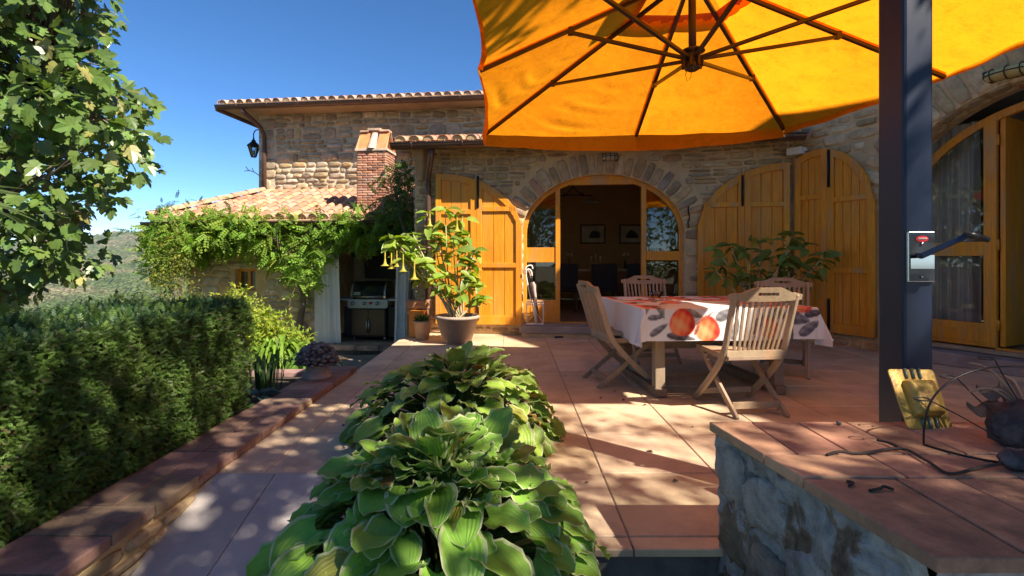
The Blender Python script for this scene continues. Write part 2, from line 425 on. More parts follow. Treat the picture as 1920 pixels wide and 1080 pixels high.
# hills across the valley
def hz(k,Y):
    t=(Y-230)/670
    base=-42+ (54+7*math.sin(k*9+1)+10*(k+.9))*max(0,t)**1.5
    if t>1: base-= (t-1)*30
    r=2.2*math.sin(k*37+Y*.009)+1.6*math.sin(k*71+Y*.021+2)
    return base+r*min(1,max(0,t)+.3)
ks=np.linspace(-2.2,.6,520); Ysr=np.exp(np.linspace(math.log(150),math.log(1500),150))
V=[];NRh=np.random.RandomState(3)
for Y in Ysr:
    for k in ks: V.append((k*Y,Y,hz(k,Y)+NRh.rand()*(1.2+Y*.004)))
n0=len(ks); hl=MB(); hl.add(V,np.array([(j*n0+i,j*n0+i+1,(j+1)*n0+i+1,(j+1)*n0+i) for j in range(149) for i in range(n0-1)]),smooth=False)
def hillmat():
    m=bpy.data.materials.new('wooded_hillside'); m.use_nodes=True; nt=m.node_tree; L=nt.links.new; b=nt.nodes['Principled BSDF']
    setin(b,Roughness=1); b.inputs['Specular IOR Level'].default_value=.1
    g=nn(nt,'ShaderNodeNewGeometry'); v=nn(nt,'ShaderNodeTexVoronoi'); setin(v,Scale=.13); L(g.outputs['Position'],v.inputs['Vector'])
    n=nn(nt,'ShaderNodeTexNoise'); setin(n,Scale=.011,Detail=6,Roughness=.6); L(g.outputs['Position'],n.inputs['Vector'])
    cr=nn(nt,'ShaderNodeValToRGB'); e=cr.color_ramp.elements; e[0].position=.36; e[0].color=(.07,.105,.036,1); e[1].position=.66; e[1].color=(.30,.23,.16,1)
    for p,c in ((.46,(.10,.14,.05,1)),(.53,(.15,.155,.075,1)),(.58,(.17,.17,.08,1))):
        q=e.new(p); q.color=c
    L(n.outputs[0],cr.inputs[0]); mx=nn(nt,'ShaderNodeMix',data_type='RGBA',blend_type='MULTIPLY'); mx.inputs[0].default_value=.85
    mr=nn(nt,'ShaderNodeMapRange'); setin(mr,From_Min=0,From_Max=.8,To_Min=1.5,To_Max=.45); L(v.outputs['Distance'],mr.inputs[0])
    L(cr.outputs[0],mx.inputs[6]); L(mr.outputs[0],mx.inputs[7]); L(mx.outputs[2],b.inputs['Base Color'])
    bp=nn(nt,'ShaderNodeBump'); setin(bp,Strength=1,Distance=4); L(mr.outputs[0],bp.inputs['Height']); L(bp.outputs[0],b.inputs['Normal'])
    return m
tag(hl.build('hills',hillmat()),kind='structure')

# terrace body, tiles, lower floor, ramp
TX0,TX1,TY0,TY1=-1.605,7.2,1.99,8.3
b=MB()
b.box(((-.74+TX1)/2,(TY0+TY1)/2,-.42),(TX1+.74,TY1-TY0,.80)); b.box(((TX0-.74)/2,(2.66+TY1)/2,-.42),(-.74-TX0-.002,TY1-2.66,.80))
m_riser=mat('stained_concrete',(.15,.135,.125),.9,.3,3,.5,50,dirt=(.04,.035,.035),dirts=1.8,dirta=.9)
tag(b.build('terrace_base',m_riser),kind='structure')
b=MB(); b.box(((TX0+TX1)/2,(2.70+TY1)/2,-.014),(TX1-TX0-.02,TY1-2.70,.016)); b.box(((TX1+.05)/2,(2.0+2.69)/2,-.014),(TX1-.05-.02,.69,.016)); tag(b.build('paving_grout',m_grout),kind='structure')
t=MB(); gx=[.483+.605*i for i in range(-4,13)]; gy=[2.66+.605*j for j in range(-2,11)]
gx=[x for x in gx if x>TX0+.1]; cols=[(TX0,gx[0])]+[(gx[i],gx[i+1]) for i in range(len(gx)-1)]
rows=[(TY0-.03,2.055)]+[(gy[j],gy[j+1]) for j in range(1,len(gy)-1)]
rows[0]=(TY0-.03,gy[1])
for (x0,x1) in cols:
    for (y0,y1) in rows:
        if x1<-.70 and y1<2.7: continue
        if x0>-.76 and x1<.0 and y1<3.95: continue
        k=rnd.uniform(.90,1.08); base=(.62*k,.455*k*rnd.uniform(.97,1.03),.29*k*rnd.uniform(.92,1.06))
        z=rnd.uniform(-.0015,.0015); g=.0032
        P=[(x0+g,y0+g),(x1-g,y0+g),(x1-g,y1-g),(x0+g,y1-g)]
        lo=[(x,y,-.03) for x,y in P]; c=.004
        mid=[(x,y,z-c+.0) for x,y in P]; hi=[(x0+g+c,y0+g+c,z),(x1-g-c,y0+g+c,z),(x1-g-c,y1-g-c,z),(x0+g+c,y1-g-c,z)]
        t.add(lo+mid+hi,[(0,1,5,4),(1,2,6,5),(2,3,7,6),(3,0,4,7),(4,5,9,8),(5,6,10,9),(6,7,11,10),(7,4,8,11),(8,9,10,11)],base)
tag(t.build('terrace_paving',m_paving),kind='structure')
lf=MB(); lf.box((2.7,-.6,-.45),(8.8,5.17,.2),col=(.22,.2,.19)); tag(lf.build('lower_path',m_concrete),kind='structure')
rp=MB()
def rz_(y): return -.285*(2.66-y)
yy=[2.66,2.06,1.46,.86,.26,-.4]
for i in range(5):
    for (x0,x1) in ((TX0,-1.27),(-1.265,-.74)):
        y1,y0=yy[i]-.003,yy[i+1]+.002; k=rnd.uniform(.9,1.1); c=(.42*k,.375*k,.345*k)
        if i<2 and x1<-1: pass
        rp.hexa([(x0,y0,rz_(y0)-.08),(x1,y0,rz_(y0)-.08),(x1,y1,rz_(y1)-.08),(x0,y1,rz_(y1)-.08),(x0,y0,rz_(y0)),(x1,y0,rz_(y0)),(x1,y1,rz_(y1)),(x0,y1,rz_(y1))],c)
tag(rp.build('ramp_path',m_concrete),kind='structure')

# planting bed soil
def bedz(x,y):
    z=-.0-.62*max(0,min(1,(y-4.6)/3.2)); 
    return z-.25*max(0,-x-3.2)*.5+.03*math.sin(x*5+y*3)*math.sin(y*4.1)
sb=MB()
sb.grid(lambda u,v:(-7.6+5.7*u, .2+9.0*v, bedz(-7.6+5.7*u,.2+9.0*v)-.01),40,60)
tag(sb.build('bed_soil',m_soil),kind='structure')
sb=MB(); sb.grid(lambda u,v:(-.74+.62*u,1.3+2.62*v,-.02-.3*max(0,(2.1-(1.3+2.62*v)))+.02*math.sin(u*9)*math.sin(v*17)),14,30)
tag(sb.build('hosta_bed_soil',m_soil),kind='structure')
gv=MB(); gv.grid(lambda u,v:(-3.6+2.0*u,4.9+4.2*v,-.615+.01*math.sin(u*20)*math.sin(v*31)),30,40)
tag(gv.build('gravel_yard',m_gravel),kind='structure')

# brick kerb beside the paving
kb=empty('brick_kerb',(-1.77,2.8,0),'low kerb of terracotta bricks along the foot of the clipped hedge','kerb')
FK=Fr((-1.60,.3),(0,1))   # d = +y, n = +x
w=MB(); w.box((-1.775,2.7,-.3),(.33,4.55,.69)); w.build('kerb_core',m_mortar,kb)
w=MB(); rubble(w,FK,.0,4.65,-.45,.0,lambda a,b_,c,d:True,PAL_RUBBLE,(.05,.10),(.1,.28),.016,.02,w0=-.008,warp=0); w.build('kerb_stone',m_stone,kb)
c=MB(); y=.35
while y<4.93:
    kind=rnd.choice('abc'); z=.055
    def brick(x0,x1,y0,y1):
        k=rnd.uniform(.7,1.15); col=(.34*k,.21*k*rnd.uniform(.9,1.1),.145*k)
        j=rnd.uniform(-.003,.003)
        c.box(((x0+x1)/2,(y0+y1)/2,z-.024+j),(x1-x0-.007,y1-y0-.007,.048),rz=rnd.uniform(-.01,.01),col=col)
    if kind=='a': brick(-1.94,-1.575,y,y+.17); y+=.17
    elif kind=='b': brick(-1.94,-1.76,y,y+.31); brick(-1.76,-1.572,y,y+.31); y+=.31
    else: brick(-1.94,-1.578,y,y+.24); y+=.24
c.build('kerb_cap',m_cotto,kb,bevel=.004)

# tile edging across the far bed
te=MB()
for i in range(5):
    k=rnd.uniform(.8,1.1); te.box((-3.4+.29*i,5.25,-.06),(.28,.16,.05),col=(.32*k,.2*k,.17*k))
tag(te.build('tile_edging',m_cotto,loc=(-2.8,5.25,-.1),bevel=.004),'row of dull terracotta edging tiles crossing the bed behind the iris leaves','edging')

# ================================================================ annex with the arched glass door
A=Fr((0,7.55),(1,-.1)); UL=A.hit(778,400)[0]; UR=4.07
ua,ub=A.hit(979,400)[0],A.hit(1284,400)[0]
DA=Arch((ua+ub)/2,(ub-ua)/2,1.53,.885,.16)
annex=empty('stone_annex',A.pt(1.3,0,-.2),'low stone annex with an arched glass door and terracotta roof edge','building')
w=MB(); arch_face(w,A,UL,UR,-.05,2.95,DA,depth=.32)
q=A.pt(UL,-.7,0);  # left end wall, runs back
w.add([A.pt(UL,-.75,0),A.pt(UL,2.84,0),A.pt(UL,3.3,-1.9),A.pt(UL,-.75,-1.9)],[(0,1,2,3)])
wall=w.build('wall',m_mortar,annex)
w=MB()
okA=lambda a,b_,c,d: not any(DA.inside(x,y,.30 if y>1.35 else .01) for x in (a,b_,(a+b_)/2) for y in (c,d)) and d<2.9
rubble(w,A,UL,UR,.0,2.9,okA,PAL_RUBBLE,(.055,.14),(.10,.36),.03)
voussoirs(w,A,DA,(.24,.34),.125)
FE=Fr(A.pt(UL,0,-1.9)[:2],(-A.n.x*-1,-A.n.y*-1)) if False else Fr((A.pt(UL,0,-1.9).x,A.pt(UL,0,-1.9).y),(A.n.x,A.n.y))
FE.n=-A.d.copy()
rubble(w,FE,0,1.9,-.7,2.85,lambda a,b_,c,d:True,PAL_GREY,(.08,.2),(.15,.45))
w.build('wall_stones',m_stone,wall)
# reveal stones of the arch
for side in (-1,1):
    w=MB()
    for v in np.arange(.2,1.5,.15):
        uu=DA.c+side*DA.a
        fr=Fr((A.pt(uu,0,-.16).x,A.pt(uu,0,-.16).y),(A.n.x*side,A.n.y*side)); 
        fr.n=A.d*(-side)
        stone(w,fr,rnd.uniform(-.02,.02),v+.07,.135,.063,0,.012,jit(rnd.choice(PAL_PALE),.15))
    w.build('reveal_stones',m_stone,wall)
# roof
rt=MB(); rm=MB(); tile_roof(rt,rm,A,UL-.12,UR-.1,.36,2.86,6,.245)
rf=rt.build('roof',m_coppi,annex); rm.build('tile_mortar',m_mortar,rf)
w=MB()
P=[A.pt(UL-.2,2.80,.40),A.pt(UR,2.80,.40),A.pt(UR,3.44,-2.2),A.pt(UL-.2,3.44,-2.2)]
w.hexa([p for p in P]+[p+Vector((0,0,.05)) for p in P]); w.build('roof_deck',m_soffit,rf)
w=MB(); 
def gutter(w,fr,u0,u1,v,wo,r=.075):
    n=8; V=[]
    for u in (u0,u1):
        for rr in (r,r-.008):
            for k in range(n+1):
                a=math.pi*k/n; V.append(fr.pt(u,v-rr*math.sin(a),wo+rr*math.cos(a)))
    m=n+1; Fc=[]
    for k in range(n):
        Fc+=[(k,k+1,2*m+k+1,2*m+k),(m+k,m+k+1,3*m+k+1,3*m+k)]
    Fc+=[tuple(range(m)),tuple(range(2*m,3*m))]
    Fc+=[(0,2*m,3*m,m)]
    w.add(V,Fc,smooth=False)
    w.tube([fr.pt(u0,v,wo+r),fr.pt(u1,v,wo+r)],.010,6)
gutter(w,A,UL-.22,UR-.05,2.83,.44,.082)
for u in np.arange(UL+.1,UR,.75): fr=A; w.tube([fr.pt(u,2.84-.09*math.sin(a),.44+.09*math.cos(a)) for a in np.linspace(0,math.pi,9)],.007,5)
gt=w.build('gutter',m_brown,annex)
w=MB(); ud=A.hit(806,400)[0]
w.tube([A.pt(ud+.14,2.75,.42),A.pt(ud+.13,2.66,.40),A.pt(ud+.05,2.5,.22),A.pt(ud,2.38,.12),A.pt(ud,2.2,.1),A.pt(ud,.02,.1)],.043,12)
for v in (2.25,1.3,.5): w.tube([A.pt(ud,v,.1),A.pt(ud,v+.03,.1)],.05,12)
w.build('downpipe',m_brown,annex)
w=MB(); w.hexa([A.pt(UL+.03,2.35,.0),A.pt(UL+.2,2.35,.0),A.pt(UL+.13,2.35,.09),A.pt(UL+.09,2.35,.09),A.pt(UL-.0,2.78,0),A.pt(UL+.26,2.78,0),A.pt(UL+.22,2.78,.3),A.pt(UL+.03,2.78,.3)]); w.build('rafter_bracket',m_soffit,annex,bevel=.01)

# door frame
def arch_band(mb, fr, A_, w0, w1, width, n=36, col=(1,1,1), foot=None):
    foot=A_.sill if foot is None else foot
    ang=[math.pi*i/n for i in range(n+1)]
    O=[(A_.c-A_.a*math.cos(t),A_.s+A_.b*math.sin(t)) for t in ang]; I=[(A_.c-(A_.a-width)*math.cos(t),A_.s+(A_.b-width)*math.sin(t)) for t in ang]
    O=[(O[0][0],foot)]+O+[(O[-1][0],foot)]; I=[(I[0][0],foot)]+I+[(I[-1][0],foot)]
    for i in range(len(O)-1):
        mb.hexa([fr.pt(*O[i],w1),fr.pt(*O[i+1],w1),fr.pt(*I[i+1],w1),fr.pt(*I[i],w1),fr.pt(*O[i],w0),fr.pt(*O[i+1],w0),fr.pt(*I[i+1],w0),fr.pt(*I[i],w0)],col)
def glass_panel(mb, fr, u0,u1,v0,v1, A_, w, n=14, inset=.07):
    B=Arch(A_.c,A_.a-inset,A_.s,A_.b-inset)
    us=[u0+(u1-u0)*i/n for i in range(n+1)]; V=[]
    for u in us: V+= [fr.pt(u,v0,w),fr.pt(u,min(v1,max(v0+.001,B.top(u) if abs(u-B.c)<B.a else v0)),w)]
    mb.add(V,[(2*i,2*i+2,2*i+3,2*i+1) for i in range(n)])
WD=-.14
df=empty('door_frame',A.pt(DA.c,.16,WD)); df.parent=annex; df.location=Vector(df.location)-OFF[annex.name]; OFF[df.name]=A.pt(DA.c,.16,WD)
vY=lambda py,u=DA.c: H-(py-485)/F*(A.pt(u,0,WD).y)
m1,m2=A.hit(1046,400,WD)[0],A.hit(1206,400,WD)[0]
w=MB(); arch_band(w,A,DA,WD,WD+.06,.065)
for m in (m1,m2): A.box(w,m-.035,m+.035,.17,min(DA.top(m)-.03,2.33),WD-.01,WD+.065)
A.box(w,m1+.035,m2-.035,vY(347),vY(334),WD-.005,WD+.055)
# fill the arch head between the mullions
for i in range(16):
    a=m1+.035+(m2-m1-.07)*i/16; c=m1+.035+(m2-m1-.07)*(i+1)/16
    w.hexa([A.pt(a,vY(334),WD+.05),A.pt(c,vY(334),WD+.05),A.pt(c,vY(334),WD),A.pt(a,vY(334),WD),A.pt(a,DA.top(a)-.06,WD+.05),A.pt(c,DA.top(c)-.06,WD+.05),A.pt(c,DA.top(c)-.06,WD),A.pt(a,DA.top(a)-.06,WD)])
uL,uR=DA.c-DA.a+.06,DA.c+DA.a-.06
A.box(w,uL,m1-.035,vY(492),vY(464),WD-.005,WD+.05); A.box(w,m2+.035,uR,vY(488),vY(471),WD-.005,WD+.05)
A.box(w,uL,m1-.035,.17,vY(563),WD-.005,WD+.05); A.box(w,uL+.06,m1-.09,.24,vY(574),WD+.05,WD+.058)
A.box(w,m2+.035,uR,.17,vY(577),WD-.005,WD+.05)
A.box(w,m1,m2,.165,.185,WD-.03,WD+.05)
w.build('frame',m_orange,df,bevel=.004)
for (a,c) in ((uL,m1-.035),(m2+.035,uR)):
    w=MB(); glass_panel(w,A,a,c,vY(472 if c<m2 else 471),2.5,DA,WD+.02); w.build('glass_pane',m_glass,df)
    w=MB(); glass_panel(w,A,a,c,vY(563 if c<m2 else 577),vY(490),DA,WD+.02); w.build('glass_pane',m_glass,df)

# shutters
def leaf(fr, root, u0,u1,v0, top, w0, nplank=3, th=.045, rails=(.36,.68), st=.085, name='shutter', hinge_u=None, mid_v=None, hinges=(), worn=None):
    """one framed, planked shutter leaf between u0 and u1 lying in frame fr"""
    f=MB(); p=MB(); e=.0015
    u0+=e;u1-=e; N=14
    vt=min(top(u0+.001),top(u1-.001))
    for (a,c) in ((u0,u0+st),(u1-st,u1)):
        f.hexa([fr.pt(a,v0,w0+th),fr.pt(c,v0,w0+th),fr.pt(c,v0,w0),fr.pt(a,v0,w0),fr.pt(a,top(a),w0+th),fr.pt(c,top(c),w0+th),fr.pt(c,top(c),w0),fr.pt(a,top(a),w0)])
    us=[u0+st+(u1-u0-2*st)*i/N for i in range(N+1)]
    for i in range(N):
        a,c=us[i],us[i+1]
        ta,tc=top(a),top(c); sla=math.sqrt(1+((tc-ta)/(c-a))**2); hb=min(st*sla*1.15,.32)
        f.hexa([fr.pt(a,ta-hb,w0+th),fr.pt(c,tc-hb,w0+th),fr.pt(c,tc-hb,w0),fr.pt(a,ta-hb,w0),fr.pt(a,ta,w0+th),fr.pt(c,tc,w0+th),fr.pt(c,tc,w0),fr.pt(a,ta,w0)])
    fr.box(f,u0+st,u1-st,v0,v0+.13,w0,w0+th)
    for r in rails:
        fr.box(f,u0+st,u1-st,r-.035,r+.035,w0,w0+th)
    pw=(u1-u0-2*st)/nplank
    for i in range(nplank):
        a,c=u0+st+pw*i+.003,u0+st+pw*(i+1)-.003
        ta,tc=top(a)-.03,top(c)-.03
        p.hexa([fr.pt(a,v0+.1,w0+.016),fr.pt(c,v0+.1,w0+.016),fr.pt(c,v0+.1,w0+.004),fr.pt(a,v0+.1,w0+.004),fr.pt(a,ta,w0+.016),fr.pt(c,tc,w0+.016),fr.pt(c,tc,w0+.004),fr.pt(a,ta,w0+.004)])
    bk=MB(); bk.hexa([fr.pt(u0+st,v0,w0+.004),fr.pt(u1-st,v0,w0+.004),fr.pt(u1-st,v0,w0),fr.pt(u0+st,v0,w0),fr.pt(u0+st,top(u0+st)-.05,w0+.004),fr.pt(u1-st,top(u1-st)-.05,w0+.004),fr.pt(u1-st,top(u1-st)-.05,w0),fr.pt(u0+st,top(u0+st)-.05,w0)])
    sh=f.build(name,m_orange,root,bevel=.004)
    p.build('planks',m_orange2,sh,bevel=.003); bk.build('backing',m_wood_dark,sh)
    for (u,va,vb) in hinges:
        h=MB(); fr.box(h,u-.016,u+.016,va,vb,w0+th,w0+th+.012); h.tube([fr.pt(u,va+.02,w0+th+.02),fr.pt(u,vb-.02,w0+th+.02)],.012,8)
        h.build('strap_hinge',m_iron,sh)
    return sh
uh=A.hit(978,500,.07)[0]; us_=A.hit(893,500,.07)[0]; ul=A.hit(817,500,.07)[0]
S1=Arch(ul+.02,uh-ul-.01,1.55,.90)
vS=lambda py,fr,u: H-(py-485)/F*fr.pt(u,0,.07).y
leaf(A,annex,ul,us_,.155,S1.top,.05,rails=(1.86,.93),hinges=())
leaf(A,annex,us_,uh,.155,S1.top,.05,rails=(1.90,1.05),hinges=((us_+.03,1.92,2.40),(us_+.03,.22,.52)))
u1_,u2_,u3_=A.hit(1308,500,.07)[0],A.hit(1395,500,.07)[0],A.hit(1480,500,.07)[0]
S2=Arch(u3_-.0,u3_-u1_+.01,1.50,1.02)
leaf(A,annex,u1_,u2_,.16,S2.top,.05,rails=(1.93,1.0),hinges=((u2_-.03,1.9,2.35),))
leaf(A,annex,u2_,u3_,.16,S2.top,.05,rails=(1.93,1.0))
# door step
w=MB(); A.box(w,A.hit(974,618,.3)[0],DA.c+DA.a+.05,.06,.165,-.3,.30); w.build('threshold',mat('worn_stone_step',(.34,.27,.22),.85,.2,4,.4,50,dirt=(.15,.11,.09),dirts=3),annex,bevel=.012)
w=MB(); A.box(w,A.hit(978,618,.3)[0],DA.c+DA.a,-.02,.06,-.2,.27); w.build('step_base',m_mortar,annex)

# room behind the door
RD=-4.7
w=MB()
q=lambda *P: w.add(list(P),[tuple(range(len(P)))])
r0,r1=DA.c-1.4,DA.c+2.8; zf,zc=.162,3.1
q(A.pt(r0,zf,RD),A.pt(r1,zf,RD),A.pt(r1,zc,RD),A.pt(r0,zc,RD)); q(A.pt(r0,zf,RD),A.pt(r0,zf,-.33),A.pt(r0,zc,-.33),A.pt(r0,zc,RD)); q(A.pt(r1,zf,RD),A.pt(r1,zf,-.33),A.pt(r1,zc,-.33),A.pt(r1,zc,RD)); q(A.pt(r0,zc,RD),A.pt(r1,zc,RD),A.pt(r1,zc,-.33),A.pt(r0,zc,-.33))
arch_face(w,A,r0,r1,zf,zc,DA,w=-.33,depth=.0)
w.build('room_wall',m_plaster,annex)
w=MB(); A.box(w,r0,r1,.10,.16,RD,-.3); w.build('room_floor',m_roomfloor,annex)

# ================================================================ right hand stone house
Rr=Fr((4.05,7.145),(.5,-1))
DR=Arch(2.75,1.6,1.72,1.28,.15); DRi=Arch(2.75,1.5,1.78,1.08,.16)
house=empty('stone_house',Rr.pt(2.5,0,-.3),'tall stone house wall meeting the annex, with a wide arched terrace door','building')
w=MB(); arch_face(w,Rr,-1.0,5.2,-.05,6.1,DR,depth=.40)
w.add([Rr.pt(-1,2.9,0),Rr.pt(-1,2.9,-5),Rr.pt(-1,6.1,-5),Rr.pt(-1,6.1,0)],[(0,1,2,3)])
Rr.box(w,5.25,12.5,-.6,8.0,-5,.02)  # unseen taller block, added to shade the table side of the terrace
hw=w.build('wall',m_mortar,house)
w=MB(); okR=lambda a,b_,c,d: not any(DR.inside(x,y,.40 if y>1.5 else .01) for x in (a,b_,(a+b_)/2) for y in (c,d))
rubble(w,Rr,0.02,5.1,.0,3.6,okR,PAL_HOUSE,(.08,.20),(.14,.42),.03,.022)
voussoirs(w,Rr,DR,(.30,.42),.15,pal=PAL_HOUSE)
w.build('wall_stones',m_stone,hw)
w=MB()    # rough soffit stones between wall face and frame
n=22
for i in range(n):
    t=math.pi*(i+.5)/n; ex,ey=-DR.a*math.cos(t),DR.b*math.sin(t)
    tn=Vector((DR.a*math.sin(t),DR.b*math.cos(t))).normalized(); nm=Vector((-tn.y,tn.x)); 
    if nm.y<0: nm=-nm
    for wd in (-.09,-.28):
        class F2: pass
        f=F2(); c0=Rr.pt(DR.c+ex,DR.s+ey,wd+rnd.uniform(-.02,.02)); dd=(Rr.d*tn.x+Vector((0,0,tn.y))); inn=-(Rr.d*nm.x+Vector((0,0,nm.y))); nw=Rr.n.copy()
        f.pt=lambda u,v,w_=0,c0=c0,dd=dd,nw=nw,inn=inn: c0+dd*u+nw*v+inn*w_
        stone(w,f,0,0,.10,.085,rnd.uniform(-.1,.1),.022,jit(rnd.choice(PAL_RUBBLE),.2))
w.build('soffit_stones',m_stone,hw)
rt=MB(); rm=MB(); tile_roof(rt,rm,Rr,-1.2,5.3,.45,6.05,3,.33); rf=rt.build('roof',m_coppi,house); rm.build('tile_mortar',m_mortar,rf)
w=MB(); P=[Rr.pt(-1.3,6.0,.5),Rr.pt(5.4,6.0,.5),Rr.pt(5.4,7.6,-5),Rr.pt(-1.3,7.6,-5)]; w.hexa(P+[p+Vector((0,0,.05)) for p in P]); w.build('roof_deck',m_soffit,rf)
# second pair of shutters (on the right wall)
a_,b_,c_=Rr.hit(1492,500,.06)[0],Rr.hit(1553,500,.06)[0],Rr.hit(1643,500,.06)[0]
S3=Arch(a_+.32,c_-a_-.32+.004,1.72,.92)
top3=lambda u: S3.top(u) if u>S3.c else 2.64-.10*((S3.c-u)/.32)**2
leaf(Rr,house,a_,b_,.17,top3,.045,rails=(2.0,1.02),nplank=3)
leaf(Rr,house,b_,c_,.17,top3,.05,rails=(1.93,1.0),nplank=4,hinges=((b_+.03,2.1,2.6),(b_+.03,.2,.62)))
# terrace door in the right arch
WR=-.40
df=empty('door_frame',Rr.pt(2.6,.16,WR)); df.parent=house; df.location=Vector(df.location)-OFF[house.name]; OFF[df.name]=Rr.pt(2.6,.16,WR)
w=MB(); arch_band(w,Rr,DRi,WR-.02,WR+.05,.085)
s1=Rr.hit(1860,500,WR)[0]; vR=lambda py,u: H-(py-485)/F*Rr.pt(u,0,WR).y
Rr.box(w,s1-.055,s1+.055,.17,DRi.top(s1)-.03,WR-.02,WR+.055); g0=DRi.c-DRi.a+.07
Rr.box(w,g0,s1-.05,vR(480,1.6),vR(455,1.6),WR-.01,WR+.05); Rr.box(w,g0,s1-.05,.17,.43,WR-.01,WR+.05); Rr.box(w,g0+.08,s1-.1,.22,.36,WR+.05,WR+.058)
Rr.box(w,s1+.05,4.2,.15,.175,WR-.03,WR+.06)
w.build('frame',m_orange,df,bevel=.005)
w=MB(); glass_panel(w,Rr,g0,s1-.05,vR(455,1.6),3.0,DRi,WR+.02,inset=.08); w.build('glass_pane',m_glass,df); w=MB(); glass_panel(w,Rr,g0,s1-.05,.43,vR(480,1.6),DRi,WR+.02,inset=.08); w.build('glass_pane',m_glass,df)
w=MB(); Rr.box(w,s1+.075,s1+.12,.19,2.70,WR-.5,WR+.02); w.build('open_leaf_edge',m_orange,df,bevel=.004)
for v in (2.45,1.30,.42):
    h=MB(); h.tube([Rr.pt(s1+.066,v-.06,WR+.05),Rr.pt(s1+.066,v+.06,WR+.05)],.014,8); h.build('hinge',m_orange,df)
w=MB()
r0,r1=.6,5.1
q(Rr.pt(r0,zf,-3.4),Rr.pt(r1,zf,-3.4),Rr.pt(r1,3.2,-3.4),Rr.pt(r0,3.2,-3.4)); q(Rr.pt(r0,zf,-3.4),Rr.pt(r0,zf,-.41),Rr.pt(r0,3.2,-.41),Rr.pt(r0,3.2,-3.4)); q(Rr.pt(r1,zf,-3.4),Rr.pt(r1,zf,-.41),Rr.pt(r1,3.2,-.41),Rr.pt(r1,3.2,-3.4)); q(Rr.pt(r0,3.2,-3.4),Rr.pt(r1,3.2,-3.4),Rr.pt(r1,3.2,-.41),Rr.pt(r0,3.2,-.41))
arch_face(w,Rr,r0,r1,zf,3.2,DR,w=-.41,depth=0)
w.build('room_wall',mat('grey_room_plaster',(.28,.27,.26),.9,.06,2),house)
w=MB(); Rr.box(w,r0,r1,.08,.155,-3.4,-.3); w.build('room_floor',m_roomfloor,house)
w=MB(); Rr.box(w,1.25,4.6,.0,.14,-.3,.26); w.build('threshold',mat('grey_stone_step',(.30,.25,.22),.85,.2,4,.4,50,dirt=(.13,.10,.09),dirts=3),house,bevel=.012)
# switches on a dark inner wall face
us=Rr.hit(1902,449,-2.2)
w=MB(); Rr.box(w,us[0]-.05,us[0]+2.2,.16,3.1,-2.32,-2.22); w.build('inner_wall',bpy.data.materials['grey_room_plaster'],house)
for dv in (.07,-.04):
    w=MB(); Rr.box(w,us[0]-.01,us[0]+.11,us[1]+dv-.035,us[1]+dv+.035,-2.22,-2.205); sw=w.build('light_switch',m_black,house,bevel=.004)
    w=MB(); Rr.box(w,us[0]+.012,us[0]+.088,us[1]+dv-.022,us[1]+dv+.022,-2.205,-2.198); w.build('rocker',m_white,sw,bevel=.003)
# curtain behind the right glass
def curtain(mb, top0, top1, zb, amp=.04, waves=9, flare=0, n=90, m=10, tie=None, seed=0):
    t0,t1=Vector(top0),Vector(top1); d=(t1-t0); nrm=Vector((d.y,-d.x,0)).normalized(); r=random.Random(seed); ph=[r.uniform(0,6) for _ in range(3)]
    def f(u,v):
        w_=1-v   # v 0 top, 1 bottom
        p=t0+d*(u+ (u-.5)*flare*v)
        a=amp*(.7+.5*v)*math.sin(u*waves*2*math.pi+ph[0]+.6*math.sin(v*2+ph[1]))+amp*.5*math.sin(u*waves*3.7+ph[2]+v)
        return p+nrm*a+Vector((0,0,(zb-t0.z)*v+.012*math.sin(u*11+ph[1])*v))
    mb.grid(f,n,m)
m_cloth_w=mat('ivory_curtain_cloth',(.88,.87,.84),.9,.04,3,.15,200,trans=.12)
c=MB(); curtain(c,Rr.pt(1.15,2.75,-.62),Rr.pt(1.85,2.75,-.62),.2,.035,7); c.build('inner_curtain',m_cloth_w,house)

# ================================================================ upper farmhouse
U=Fr((-5.92,11.6),(1,-.115))
farm=empty('farmhouse',U.pt(4,-.7,-1),'two-storey stone farmhouse under the overhanging tiled eave at the back','building')
w=MB()
def qd(mb,*P): mb.add(list(P),[tuple(range(len(P)))])
qd(w,U.pt(0,-.7,0),U.pt(5.8,-.7,0),U.pt(5.8,4.72,0),U.pt(0,4.72,0)); qd(w,U.pt(5.8,3.3,0),U.pt(9,3.3,0),U.pt(9,4.72,0),U.pt(5.8,4.72,0)); qd(w,U.pt(0,-.7,0),U.pt(0,4.72,0),U.pt(0,4.72,-6),U.pt(0,-.7,-6))
fw=w.build('wall',mat('pale_mortar',(.58,.49,.35),.95,.18,6,.7,60,dirt=(.34,.27,.2),dirts=2,dirta=.5),farm)
w=MB(); okU=lambda a,b_,c,d: True
v=-.0
while v<4.6:   # quoins
    hq=rnd.uniform(.18,.30); l=rnd.uniform(.28,.5); stone(w,U,l/2,v+hq/2,l/2-.008,hq/2-.01,0,.03,jit(rnd.choice(PAL_PALE),.12),0,8,.03); v+=hq
rubble(w,U,.42,5.78,2.2,4.62,okU,PAL_PALE+PAL_RUBBLE[:3],(.07,.19),(.11,.46),.034,.045,big=.15)
w.build('wall_stones',m_stone,fw)
rt=MB(); rm=MB(); tile_roof(rt,rm,U,-.52,8.5,.52,4.60,3,.30,pal=[(.54,.31,.20),(.50,.27,.18),(.56,.36,.25),(.45,.27,.20)])
